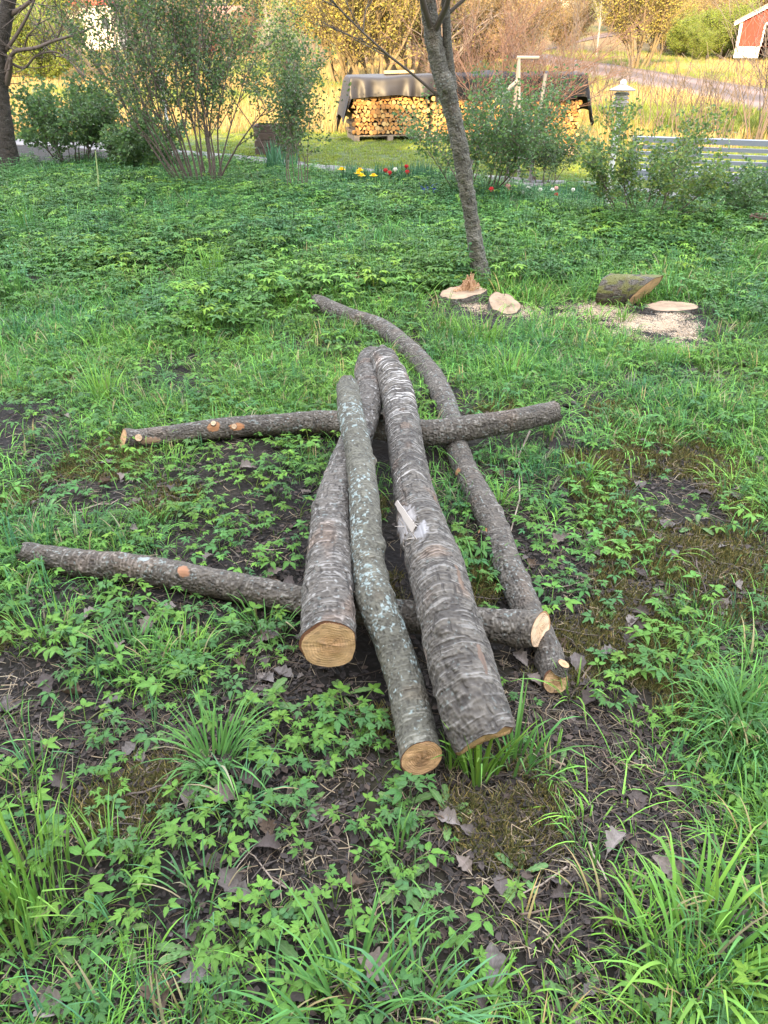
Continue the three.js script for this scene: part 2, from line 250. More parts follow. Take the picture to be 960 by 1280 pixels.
// axis: [px, py, width in px, height of the axis above ground]; points run from the near or left end
function makeLog(name, label, axis, o = {}) {
  const P = axis.map(a => o.world ? a[0] : pt(a[0], a[1], a[3])), rad = axis.map((a, k) => o.world ? a[1] : a[2] * depthOf(P[k]) / F / 2);
  const base = P[0].clone(); base.y = o.world ? P[0].y : gh(P[0].x, -P[0].z);
  const curve = new THREE.CatmullRomCurve3(P, false, 'centripetal'), L = curve.getLength(), n = Math.max(24, Math.ceil(L / (o.step || .011))), m = o.sides || 56, seed = o.seed || 1;
  const cum = [0]; for (let k = 1; k < P.length; k++) cum.push(cum[k - 1] + P[k].distanceTo(P[k - 1])); const tot = cum[cum.length - 1];
  const rAt = s => { const d = s * tot; let k = 0; while (k < P.length - 2 && d > cum[k + 1]) k++; return lerp(rad[k], rad[k + 1], sst(0, 1, clamp((d - cum[k]) / (cum[k + 1] - cum[k])))); };
  const fr = [], ref = o.ref || V(0, 1, 0);
  for (let k = 0; k <= n; k++) { const c = curve.getPointAt(k / n), T = curve.getTangentAt(k / n), X = T.clone().cross(ref).normalize(), Y = X.clone().cross(T); fr.push({ c, T, X, Y, r: rAt(k / n), s: k / n * L }); }
  const log = { fr, L, onSurface(px, py) { let b = null, bd = 1e9; for (const f of fr) { const q = pix(f.c), d = Math.hypot(q[0] - px, q[1] - py); if (d < bd) { bd = d; b = f; } }
      const vc = camera.position.clone().sub(b.c); vc.addScaledVector(b.T, -vc.dot(b.T)).normalize(); const S = b.T.clone().cross(vc), q = pix(b.c), q2 = pix(b.c.clone().addScaledVector(S, b.r)); const ex = q2[0] - q[0], ey = q2[1] - q[1], off = clamp(((px - q[0]) * ex + (py - q[1]) * ey) / (ex * ex + ey * ey), -.9, .9);
      const dir = vc.multiplyScalar(Math.sqrt(1 - off * off)).addScaledVector(S, off); return { f: b, dir, p: b.c.clone().addScaledVector(dir, b.r), th: (Math.atan2(dir.dot(b.Y), dir.dot(b.X)) + 2 * Math.PI) % (2 * Math.PI) }; } };
  const patches = (o.patches || []).map(([px, py, ws, wt, c]) => { const q = log.onSurface(px, py); return [q.f.s, q.th, ws, wt, c]; }), bumps = (o.bumps || []).map(([px, py, amp, w]) => { const q = log.onSurface(px, py); return [q.f.s, q.th, amp, w]; });
  { const f = rngOf(seed * 31 + 7); for (let k = 0; k < L * 4; k++) bumps.push([f() * L, f() * 6.283, rr(.003, .012, f) * Math.min(1, rad[1] / .05), rr(.015, .035, f)]); }
  const g = new Geo(), rings = [];
  for (let k = 0; k <= n; k++) {
    const f = fr[k], ring = [];
    for (let j = 0; j <= m; j++) {
      const th = j / m * 2 * Math.PI, cs = Math.cos(th), sn = Math.sin(th);
      let r = f.r * (1 + (o.oval || .05) * noise(cs * 1.2 + seed, sn * 1.2, f.s * 2.2) + .03 * noise(cs * 2.5, sn * 2.5 + seed, f.s * 9)) + (o.rough || .003) * (fbm(cs * f.r * 38 + seed, sn * f.r * 38, f.s * 38, 2) + .5 * noise(cs * f.r * 18, sn * f.r * 18 + seed, f.s * 62));
      for (const [bs, bt, amp, w] of bumps) { let dt = Math.abs(th - bt); dt = Math.min(dt, 2 * Math.PI - dt); r += amp * Math.exp(-(((f.s - bs) ** 2 + (dt * f.r) ** 2) / (w * w))); }
      let sh = 0; const e0 = f.s, e1 = L - f.s;
      const cl = o.cutLen || .12; if (o.cut0 && e0 < cl) sh += (o.cut0[0] * cs + o.cut0[1] * sn) * f.r * (1 - e0 / cl); if (o.cut1 && e1 < cl) sh += (o.cut1[0] * cs + o.cut1[1] * sn) * f.r * (1 - e1 / cl);
      if (o.rag0 && e0 < .05) sh -= o.rag0 * noise(cs * 3, sn * 3, seed) * (1 - e0 / .05); if (o.rag1 && e1 < .05) sh += o.rag1 * noise(cs * 3, sn * 3, seed) * (1 - e1 / .05);
      const p = f.c.clone().addScaledVector(f.X, cs * r).addScaledVector(f.Y, sn * r).addScaledVector(f.T, sh).sub(base); ring.push(p); g.v(p.x, p.y, p.z, j / m, f.s / L);
    }
    rings.push(ring); if (k) for (let j = 0; j < m; j++) g.q((k - 1) * (m + 1) + j, k * (m + 1) + j, k * (m + 1) + j + 1, (k - 1) * (m + 1) + j + 1);
  }
  const geo = g.done(), nn = geo.attributes.normal;              // close the seam
  for (let k = 0; k <= n; k++) { const a = k * (m + 1), b = a + m, v = V(nn.getX(a) + nn.getX(b), nn.getY(a) + nn.getY(b), nn.getZ(a) + nn.getZ(b)).normalize(); nn.setXYZ(a, v.x, v.y, v.z); nn.setXYZ(b, v.x, v.y, v.z); }
  const t = thing(name, label, o.category || 'log', base); log.group = t;
  log.bark = mesh(o.barkName || 'bark', geo, o.mat || barkMaps(o.kind, seed * 3.7, L, rad[Math.floor(rad.length / 2)], patches), t);
  const capOf = (ring, out, mt, nm) => { const gg = new Geo(), c = ring.slice(0, m).reduce((s, p) => s.add(p), V(0, 0, 0)).multiplyScalar(1 / m); gg.v(c.x, c.y, c.z, .5, .5); const K = 8;
    for (let k = 1; k <= K; k++) for (let j = 0; j < m; j++) { const p = c.clone().lerp(ring[j], k / K * .985).addScaledVector(out, .003 * noise(j * .2, k * .7, seed) * (k < K ? 1 : 0)), th = j / m * 2 * Math.PI; gg.v(p.x, p.y, p.z, .5 + .5 * k / K * Math.cos(th), .5 + .5 * k / K * Math.sin(th)); }
    for (let j = 0; j < m; j++) { const j2 = (j + 1) % m; gg.t(0, 1 + j, 1 + j2); for (let k = 1; k < K; k++) gg.q(1 + (k - 1) * m + j, 1 + k * m + j, 1 + k * m + j2, 1 + (k - 1) * m + j2); } return mesh(nm, gg.done(), mt, t); };
  if (o.end0) capOf(rings[0], fr[0].T.clone().negate(), o.end0, 'cut_face'); if (o.end1) capOf(rings[n], fr[n].T, o.end1, 'cut_face');
  for (const [px, py, r, len, mt] of o.knots || []) { const q = log.onSurface(px, py), gg = new Geo(), a = q.p.clone().sub(base), T = q.dir; const p0 = a.clone().addScaledVector(T, -r * .5), p1 = a.clone().addScaledVector(T, len * .5), p2 = a.clone().addScaledVector(T, len); gg.tube([p0, p1, p2], [r * 1.5, r * 1.15, r], 14, null, false); const kn = mesh('knot', gg.done(), log.bark.material, t), dg = new THREE.CircleGeometry(r * 1.02, 16), dm = mesh('knot_face', dg, mt || CUTS[2], kn); dm.position.copy(p2).addScaledVector(T, .0006); dm.quaternion.setFromUnitVectors(V(0, 0, 1), T); }
  if (!o.noFoot) for (const f of fr) if (f.c.y < .6) FOOT.push([f.c.x, -f.c.z, f.r]);
  return log;
}
const bigLog = makeLog('cherry_log', 'thickest log, pale striped bark with a peeled splintered patch, grass over its sawn end', [[606, 926, 84, .13], [591, 889, 84, .16], [573, 827, 82, .2], [557, 764, 74, .235], [542, 702, 70, .24], [531, 665, 62, .24], [521, 630, 54, .24], [514, 600, 49, .24], [508, 565, 46, .24], [503, 527, 44, .24], [496, 490, 42, .245], [478, 450, 37, .25]],
  { kind: 'cherry', seed: 5, end0: CUTS[3], end1: CUTS[1], cut0: [.1, -.15], rag0: .006, rag1: .02, oval: .09, rough: .006, patches: [[512, 672, .10, .045, [.3, .28, .27]], [532, 690, .05, .03, [.28, .27, .27]], [555, 640, .1, .008, [.16, .1, .065]], [580, 740, .06, .01, [.15, .1, .07]], [606, 840, .05, .008, [.14, .095, .07]]], bumps: [[500, 470, .02, .05], [545, 660, .014, .06], [515, 655, -.008, .03]] });
makeLog('cherry_log', 'slender winding log with blue grey lichen, ringed sawn end resting in the grass', [[527, 948, 55, .075], [516, 893, 50, .1], [503, 840, 46, .13], [488, 797, 46, .16], [475, 764, 46, .19], [460, 702, 41, .23], [456, 640, 38, .28], [453, 602, 36, .3], [448, 565, 34, .315], [439, 520, 33, .335], [435, 485, 28, .345]],
  { kind: 'lichen', seed: 9, end0: CUTS[1], end1: CUTS[3], cut0: [.12, .2], rag1: .03, bumps: [[495, 745, .008, .02], [478, 690, .008, .025], [430, 500, .008, .02]] });
makeLog('cherry_log', 'grey flaky log with a round tan sawn end, under the lichen covered log', [[411, 806, 70, .185], [411, 775, 68, .19], [410, 743, 64, .2], [412, 690, 56, .205], [416, 640, 50, .21], [429, 590, 43, .215], [447, 545, 39, .215], [461, 500, 36, .215], [459, 462, 31, .22], [463, 446, 28, .22]],
  { kind: 'rough', seed: 14, end0: CUTS[0], end1: CUTS[1], cut0: [.0, .08], rag1: .02, rough: .005, oval: .07, bumps: [[395, 645, .014, .03], [440, 590, .01, .03], [418, 580, .01, .02]] });
makeLog('cross_log', 'thin cross log with a pale sawn end, lying beneath the three piled logs', [[33, 691, 27, .042], [92, 702, 33, .045], [183, 713, 36, .05], [257, 726, 36, .055], [321, 739, 37, .06], [381, 752, 37, .07], [440, 761, 38, .08], [520, 771, 40, .09], [607, 781, 42, .1], [676, 787, 45, .108]],
  { kind: 'brown', seed: 21, end0: CUTS[3], end1: CUTS[2], cut1: [-.6, -.25], rag0: .015, knots: [[239, 715, .008, .005, orange]], patches: [[236, 716, .025, .018, [.36, .18, .1]], [188, 700, .02, .012, [.25, .28, .27]]], bumps: [[239, 715, .008, .02], [150, 705, .006, .03]] });
makeLog('cross_log', 'cross log with orange knot scars on it, bridging the winding branch on bare soil', [[154, 549, 22, .042], [206, 545, 25, .048], [275, 536, 27, .055], [344, 531, 27, .062], [405, 528, 30, .075], [465, 533, 31, .088], [529, 541, 32, .1], [585, 535, 31, .115], [641, 526, 29, .125], [695, 514, 26, .13]],
  { kind: 'brown', seed: 33, end0: CUTS[3], end1: CUTS[0], cut0: [.2, .4], rag1: .012, knots: [[174, 547, .016, .006], [268, 530, .012, .008, CUTS[2]], [294, 533, .012, .008, CUTS[2]]], patches: [[186, 551, .05, .025, [.27, .17, .11]], [270, 533, .03, .025, [.38, .18, .08]], [297, 533, .03, .022, [.42, .19, .08]]], bumps: [[268, 530, .007, .02], [294, 533, .007, .02], [174, 547, .006, .02]] });
makeLog('winding_branch', 'long winding branch on the grass with a forked stub at its sawn end', [[694, 852, 32, .045], [686, 815, 34, .04], [668, 780, 36, .035], [650, 743, 37, .035], [632, 700, 36, .035], [618, 660, 34, .035], [605, 632, 33, .035], [587, 598, 31, .03], [572, 562, 29, .03], [564, 526, 27, .03], [551, 490, 27, .03], [536, 464, 26, .03], [510, 437, 26, .035], [474, 409, 24, .035], [435, 395, 22, .035], [395, 379, 22, .04]],
  { kind: 'brown', seed: 41, end0: CUTS[0], end1: CUTS[1], cut0: [.1, .3], rag1: .02, sides: 40, step: .013, patches: [[610, 676, .025, .02, [.45, .2, .09]], [578, 600, .02, .02, [.4, .2, .1]]], knots: [[611, 677, .007, .03, orange], [579, 598, .008, .006, orange], [702, 846, .017, .022, CUTS[0]]], bumps: [[632, 640, .008, .03], [579, 600, .01, .025], [667, 720, .007, .03], [703, 842, .015, .025]] });
{ // split splinter standing off the peeled patch of the thickest log
  const a = bigLog.onSurface(505, 647), b = bigLog.onSurface(529, 690), base = bigLog.group.position, g = new Geo(), S = b.p.clone().sub(a.p).cross(a.dir).normalize();
  for (let k = 0; k <= 10; k++) { const t = k / 10, c = a.p.clone().lerp(b.p, t).addScaledVector(a.dir, .014 - .006 * t), w = .0085 + .004 * t; for (const [sx, sy] of [[-1, 1], [1, 1], [1, -1], [-1, -1]]) { const p = c.clone().addScaledVector(S, sx * w * (1 + .15 * noise(k, sx))).addScaledVector(a.dir, sy * .003).sub(base); g.v(p.x, p.y, p.z); } if (k) for (let j = 0; j < 4; j++) g.q((k - 1) * 4 + j, k * 4 + j, k * 4 + (j + 1) % 4, (k - 1) * 4 + (j + 1) % 4); } g.q(0, 1, 2, 3);
  const m = mesh('splinter', g.done(true), paleWood, bigLog.group); m.userData.label = 'pale splinter of wood on the peeled patch';
  for (let k = 0; k < 22; k++) { const q = bigLog.onSurface(rr(500, 530), rr(675, 700)), h = new Geo(), d = V(rr(-1, 1), rr(-.2, 1), rr(-.2, 1)).normalize(); const p = q.p.clone().sub(base); h.tube([p, p.clone().addScaledVector(q.dir, .006).addScaledVector(d, rr(.008, .016)), p.clone().addScaledVector(q.dir, .008).addScaledVector(d, rr(.02, .035))], [.0022, .0018, .0006], 4); mesh('bark_shred', h.done(), paleWood, bigLog.group); }
}
// standing tree
{
  const D = -pt(600, 352).z, P = [[604, 362, 42], [601, 346, 30], [595, 310, 25], [587, 260, 23], [579, 210, 24], [571, 165, 25], [561, 125, 27], [550, 85, 28], [541, 45, 25], [535, 5, 22], [528, -60, 21]].map(([x, y, w]) => { const p = ptd(x, y, D); return [p, w * .84 * depthOf(p) / F / 2]; });
  let q = P[P.length - 1][0].clone(); for (let k = 1; k <= 6; k++) { q = q.clone().add(V(-.06 + .03 * Math.sin(k * 2), .42, .02 * k)); P.push([q, .062 - .008 * k]); }
  const tr = makeLog('cherry_tree', 'standing cherry tree with leaning grey green trunk beside the fresh stump', P, { world: true, kind: 'trunk', category: 'tree', barkName: 'trunk', seed: 52, ref: V(0, 0, -1), step: .02, sides: 40, rough: .011, oval: .12, bumps: [[556, 105, .03, .06], [590, 300, .012, .05], [572, 180, .012, .05]] });
  const base = tr.group.position, f = rngOf(91), bm = mater({ color: col(.085, .068, .055) }), gT = new Geo(); let gB = null;
  const grow = (p, dir, len, r, lv, G) => { const pts = [p.clone()], n = 6; let d = dir.clone(), c = p.clone(); for (let k = 1; k <= n; k++) { d.add(V(rr(-.3, .3, f), rr(-.15, .3, f), rr(-.3, .3, f))).normalize(); c = c.clone().addScaledVector(d, len / n); pts.push(c); if (lv < 2 && k > 1) for (let z = 0; z < 2; z++) grow(c, d.clone().add(V(rr(-1, 1, f), rr(-.4, .8, f), rr(-1, 1, f))).normalize(), len * rr(.35, .6, f), r * .45, lv + 1, gT); } G.tube(pts, pts.map((_, k) => Math.max(.0015, r * (1 - .7 * k / n))), lv ? 5 : 8); };
  const at = (px, py) => ptd(px, py, D).sub(base);
  const second = new Geo().tube([at(566, 112), at(563, 90), at(559, 50), at(557, 5), at(557, -70), at(562, -200)], [.034, .032, .03, .029, .027, .02], 14).done();
  mesh('side_stem', second, tr.bark.material, tr.group);
  const B0 = (...a) => { gB = new Geo(); grow(...a, 0, gB); mesh('branch', gB.done(), bm, tr.group); };
  B0(at(548, 120), V(-.55, .45, -.25).normalize(), 1.3, .010); B0(at(557, 20), V(.75, .4, -.2).normalize(), 1.4, .013);
  for (let k = 0; k < 9; k++) B0(P[8 + k % 8][0].clone().sub(base), V(rr(-1, 1, f), rr(.1, .9, f), rr(-1, 1, f)).normalize(), rr(1.2, 2, f), .022);
  mesh('twigs', gT.done(), bm, tr.group).userData.kind = 'stuff';
}
// fresh stump with its torn hinge, the second stump, the short log with an oblique cut, the flat stump
{
  const cut = cutMat(47, [[.34, .24, .155], [.29, .2, .125], [.14, .085, .05]]), tornM = mater({ color: col(.42, .25, .14) }), stumpBark = barkMaps('rough', 66, .3, .15);
  const stump = (label, px, py, rx, rz, h, tiltX, tiltZ) => { const p = pt(px, py), t = thing('tree_stump', label, 'stump', p), g = new Geo(), m = 40, ring = []; for (let k = 0; k <= 4; k++) for (let j = 0; j <= m; j++) { const th = j / m * 2 * Math.PI, fl = 1 + .25 * (1 - k / 4) ** 2 + .2 * noise(Math.cos(th) * 1.6 + px, Math.sin(th) * 1.6), x = Math.cos(th) * rx * fl, z = Math.sin(th) * rz * fl, y = lerp(-.08, h + x * tiltX + z * tiltZ, k / 4) + (k === 4 ? .006 * noise(j * .8, px) : 0); g.v(x, y, z, j / m, k / 8); if (k === 4 && j < m) ring.push(V(x, y, z)); if (k && j) { const a = (k - 1) * (m + 1) + j; g.q(a - 1, a + m, a + m + 1, a); } }
    for (let k = 0; k < 8; k++) FOOT.push([p.x, -p.z - k * .04, rx + .06]); mesh('bark', g.done(), stumpBark, t); const c = new Geo(); c.v(0, h, 0, .5, .5); ring.forEach((v, j) => { const th = j / m * 2 * Math.PI; c.v(v.x * .5, h + (v.y - h) * .5 + .004 * noise(j * .5, 3), v.z * .5, .5 + .25 * Math.cos(th), .5 + .25 * Math.sin(th)); }); ring.forEach((v, j) => { const th = j / m * 2 * Math.PI; c.v(v.x * .985, v.y, v.z * .985, .5 + .49 * Math.cos(th), .5 + .49 * Math.sin(th)); }); for (let j = 0; j < m; j++) { const k = (j + 1) % m; c.t(0, 1 + k, 1 + j); c.q(1 + j, 1 + k, 1 + m + k, 1 + m + j); } mesh('cut_face', c.done(), cut, t); return t; };
  const s1 = stump('fresh stump with torn upright fibres at the foot of the standing tree', 578, 376, .17, .11, .07, .06, -.15);
  const f = rngOf(5); for (let k = 0; k < 110; k++) { const x = rr(-.07, .12, f), z = rr(-.09, .0, f), h = (.02 + .1 * Math.exp(-(((x - .05) / .045) ** 2))) * rr(.65, 1.15, f), g = new Geo(), y0 = .055; g.tube([V(x, y0, z), V(x + rr(-.01, .02, f), y0 + h * .6, z), V(x + rr(-.01, .03, f), y0 + h, z + rr(-.01, .01, f))], [rr(.008, .014, f), rr(.007, .012, f), rr(.002, .006, f)], 5); mesh('torn_fibre', g.done(true), tornM, s1); }
  stump('sloping pale stump disc beside the torn stump, sawdust around it', 628, 389, .115, .115, .06, -.15, -.35);
  stump('flat pale stump beside the short mossy log, sawdust in front', 838, 390, .17, .085, .045, .02, -.1);
  makeLog('short_log', 'short mossy log with an oblique orange cut, lying by the sawdust', [[750, 362, 30, .1], [758, 362, 38, .1], [780, 363, 40, .1], [806, 364, 40, .1]], { kind: 'moss', seed: 71, end0: mater({ color: col(.06, .045, .035) }), end1: CUTS[3], cut0: [-.6, .1], cut1: [-1.1, .75], cutLen: .22, rough: .006, oval: .08 });
}
// ---------------------------------------------------------------- leaves, grass and litter of the near ground
const veinTex = texOf(128, 128, (x, y) => { const u = x / 128 - .5, v = y / 128, mid = sst(.05, .015, Math.abs(u)), ve = sst(.75, 1, Math.cos((v * 9 - Math.abs(u) * 7) * 2 * Math.PI * .9)), n = noise(x * .18, y * .18, 2), b = .8 + .12 * n + .22 * mid + .12 * ve; return [clamp(b * (1 + .12 * mid)), clamp(b), clamp(b * .95)]; });
const leafMat = new THREE.MeshPhysicalMaterial({ map: veinTex, vertexColors: true, roughness: 1, transmission: .17, thickness: 0, side: THREE.DoubleSide, clearcoat: .25, clearcoatRoughness: .28, specularIntensity: .25 });
const grassMat = new THREE.MeshPhysicalMaterial({ vertexColors: true, roughness: 1, transmission: .17, thickness: 0, side: THREE.DoubleSide, clearcoat: .22, clearcoatRoughness: .28, specularIntensity: .25 });
const dryMat = mater({ vertexColors: true, side: THREE.DoubleSide, roughness: .85 });
const tint = (c, f, a = .2) => { const k = 1 + rr(-a, a * 1.4, f), h = rr(-a, a, f) * .5; return [c[0] * k * (1 + h), c[1] * k, c[2] * k * (1 - h)]; };
// one leaflet: ovate, toothed, folded along the midrib, drooping at the tip
function leaflet(g, o, dir, up, len, wid, c, f, n = 6) {
  const side = dir.clone().cross(up).normalize(), nrm = side.clone().cross(dir).normalize(), fold = rr(.12, .4, f), droop = rr(.1, .45, f), ids = [];
  for (let k = 0; k <= n; k++) {
    const t = k / n, prof = Math.pow(Math.sin(Math.PI * Math.pow(t, .72) * .97 + .03), .9) * (1 - .25 * t), tooth = k % 2 ? 1.08 : .86, w = (k === n ? .02 : k === 0 ? .08 : prof * tooth) * wid / 2;
    const p = o.clone().addScaledVector(dir, len * t).addScaledVector(nrm, -droop * len * t * t + .02 * len * noise(t * 5, len * 99)), a = p.clone().addScaledVector(side, -w).addScaledVector(nrm, fold * w), b = p.clone().addScaledVector(side, w).addScaledVector(nrm, fold * w);
    ids.push([g.v(a.x, a.y, a.z, .5 - w / wid, t, c), g.v(p.x, p.y, p.z, .5, t, c), g.v(b.x, b.y, b.z, .5 + w / wid, t, c)]);
    if (k) { const [A, B, D] = ids[k - 1], [a2, b2, d2] = ids[k]; g.q(A, B, b2, a2); g.q(B, D, d2, b2); }
  }
}
const GREENS = [[.085, .2, .038], [.11, .245, .04], [.065, .165, .042], [.135, .28, .045], [.082, .195, .062]];
// compound leaf of the ground cover: stalk and three groups of leaflets
function elderLeaf(f, h, size, az, lean, c) {
  const g = new Geo(), out = V(Math.cos(az), 0, Math.sin(az)), b = V(0, -.01, 0), tip = V(out.x * lean, h, out.z * lean), mid = V(out.x * lean * .35, h * .62, out.z * lean * .35), sc = [c[0] * 1.1, c[1] * .85, c[2]];
  g.tube([b, mid, tip], [.0022, .0017, .0012], 4, sc, false);
  const up = V(rr(-.3, .3, f), 1, rr(-.3, .3, f)).normalize(), n3 = f() < .7;
  for (const [da, ln] of [[0, 1], [1.15, .85], [-1.15, .85]]) {
    const a = az + da + rr(-.2, .2, f), d = V(Math.cos(a), rr(-.1, .25, f), Math.sin(a)).normalize(), st = da ? size * .35 : size * .45, p = tip.clone().addScaledVector(d, st);
    g.tube([tip, p], [.0011, .0009], 3, sc, false);
    if (n3) for (const [db, l2] of [[0, 1], [.95, .75], [-.95, .75]]) { const aa = a + db, d2 = V(Math.cos(aa), d.y - .1, Math.sin(aa)).normalize(); leaflet(g, p, d2, up, size * .95 * l2 * ln, size * .46 * l2, tint(c, f, .1), f); }
    else leaflet(g, p.clone().lerp(tip, .5), d, up, size * 1.3 * ln, size * .66, tint(c, f, .1), f);
  }
  return g;
}
function elderProto(seed, n, h, size) { const f = rngOf(seed), t = new THREE.Group(), c = GREENS[seed % GREENS.length], a0 = rr(0, 6, f); for (let k = 0; k < n; k++) { const m = new THREE.Mesh(elderLeaf(f, h * rr(.5, 1.1, f), size * rr(.7, 1.2, f), a0 + k * 2.4 + rr(-.4, .4, f), rr(.02, .075, f), tint(c, f, .15)).done(), leafMat); m.name = 'leaf'; m.castShadow = m.receiveShadow = true; t.add(m); } t.name = 'ground_elder'; return t; }
const lowElder = [], tallElder = []; for (let k = 0; k < 12; k++) lowElder.push(elderProto(101 + k, 2 + k % 3, .05 + .012 * (k % 4), .027 + .003 * (k % 4))); for (let k = 0; k < 8; k++) tallElder.push(elderProto(301 + k, 5, .075 + .01 * k, .034 + .0025 * k));
for (let k = 0; k < 4; k++) { const f = rngOf(411 + k), t = new THREE.Group(), c = GREENS[(k * 2 + 1) % 5]; for (let j = 0; j < 6; j++) { const g = new Geo(), a = j * 2.4 + rr(-.4, .4, f), l = rr(.03, .09, f), h = rr(.07, .15, f), tip = V(Math.cos(a) * l, h, Math.sin(a) * l); g.tube([V(0, 0, 0), V(tip.x * .3, h * .6, tip.z * .3), tip], [.002, .0016, .0012], 4, c, false); const up = V(rr(-.3, .3, f), 1, rr(-.3, .3, f)).normalize(), s = rr(.028, .044, f); for (let q = 0; q < 5; q++) { const b = a + (q - 2) * .95; leaflet(g, tip, V(Math.cos(b), rr(-.1, .2, f), Math.sin(b)).normalize(), up, s * (q === 2 ? 1.1 : .9), s * .5, tint(c, f, .12), f); } t.add(new THREE.Mesh(g.done(), leafMat)); } tallElder.push(t); }
for (let k = 0; k < 3; k++) { const f = rngOf(431 + k), t = new THREE.Group(), c = GREENS[[2, 4, 0][k]]; for (let j = 0; j < 4; j++) { const g = new Geo(), x = rr(-.05, .05, f), z = rr(-.05, .05, f), h = rr(.14, .26, f), lx = rr(-.04, .04, f), lz = rr(-.04, .04, f); g.tube([V(x, 0, z), V(x + lx, h, z + lz)], [.002, .0012], 4, c, false); for (let q = 1; q <= 5; q++) for (const sd of [0, 1]) { const u = q / 5, a = q * 1.57 + sd * Math.PI + rr(-.3, .3, f); leaflet(g, V(x + lx * u, h * u, z + lz * u), V(Math.cos(a), .25, Math.sin(a)).normalize(), V(0, 1, 0), .05 * (1.1 - .6 * u), .026 * (1.1 - .6 * u), tint(c, f, .12), f); } t.add(new THREE.Mesh(g.done(), leafMat)); } tallElder.push(t); }
const patchOf = (geos, n, r, seed) => { const f = rngOf(seed), out = []; for (let k = 0; k < n; k++) { const g = pick(geos, f).clone(), a = k * 2.4 + rr(-.5, .5, f), q = r * Math.sqrt((k + .4) / n), s = rr(.7, 1.2, f); g.applyMatrix4(mat4(V(Math.cos(a) * q, 0, Math.sin(a) * q), rr(0, 6.28, f), s)); const c = g.attributes.color, t = rr(.75, 1.25, f), w = rr(.88, 1.15, f); for (let i = 0; i < c.count; i++) c.setXYZ(i, c.getX(i) * t * w, c.getY(i) * t, c.getZ(i) * t / w); out.push(g); } return mergeGeometries(out); };
const mergedOf = grp => mergeGeometries(grp.children.map(m => m.geometry));
// grass
function blades(g, f, n, h, spread, lean, wid, c, seg = 6) {
  for (let k = 0; k < n; k++) {
    const a = rr(0, 6.283, f), r0 = spread * Math.sqrt(f()), L = h * rr(.5, 1.15, f), le = lean * rr(.3, 1.3, f), az = a + rr(-.7, .7, f), w = wid * rr(.6, 1.2, f), cc = f() < .03 ? tint([.26, .22, .13], f, .2) : tint(c, f, .25), kink = f() < .35 ? rr(.4, .7, f) : 9; let p = V(Math.cos(a) * r0, -.01, Math.sin(a) * r0), th = le * .35; let prev = null;
    for (let s = 0; s <= seg; s++) { const t = s / seg, ww = w * (t < .15 ? .75 + t * 1.6 : 1) * (1 - Math.pow(t, 2.4)) + .0003, sd = V(-Math.sin(az), 0, Math.cos(az)), nm = V(Math.cos(az) * Math.cos(th), -Math.sin(th) * 0 + .3, Math.sin(az) * Math.cos(th)); const ids = [g.v(p.x - sd.x * ww / 2 + nm.x * ww * .18, p.y + ww * .1, p.z - sd.z * ww / 2 + nm.z * ww * .18, 0, t, cc), g.v(p.x, p.y, p.z, .5, t, cc), g.v(p.x + sd.x * ww / 2 + nm.x * ww * .18, p.y + ww * .1, p.z + sd.z * ww / 2 + nm.z * ww * .18, 1, t, cc)]; if (prev) { g.q(prev[0], prev[1], ids[1], ids[0]); g.q(prev[1], prev[2], ids[2], ids[1]); } prev = ids; const dl = L / seg; p = p.clone().add(V(Math.cos(az) * Math.sin(th) * dl, Math.cos(th) * dl, Math.sin(az) * Math.sin(th) * dl)); th = Math.min(2.1, th + le / seg * (.4 + 1.4 * t) + (Math.abs(t - kink) < .5 / seg ? .7 : 0)); if (p.y < .004) p.y = .004; }
  }
  return g;
}
const GR = [[.12, .26, .045], [.09, .215, .05], [.155, .31, .05], [.09, .21, .08]];
const tuftG = (seed, n, h, sp, lean, w, ci, seg) => blades(new Geo(), rngOf(seed), n, h, sp, lean, w, GR[ci], seg).done();
const patchy = l => { const f = rngOf(l.length), p = V(0, 0, 0); return l.map(m => { p.setFromMatrixPosition(m); const n = .5 + .5 * noise(p.x * 1.3, p.z * 1.3, 31) + rr(-.35, .35, f), k = rr(.68, 1.3, f); return col(k * lerp(.76, 1.16, n), k * lerp(.92, 1.1, n), k * lerp(1.05, .85, n)); }); };
const inLog = (x, d, m = 0) => { for (const [lx, ld, r] of FOOT) if ((x - lx) ** 2 + (d - ld) ** 2 < (r + m) ** 2) return true; return false; };
const inView = (x, d, m = .35) => Math.abs(x) < .52 * (d + .55) + m;
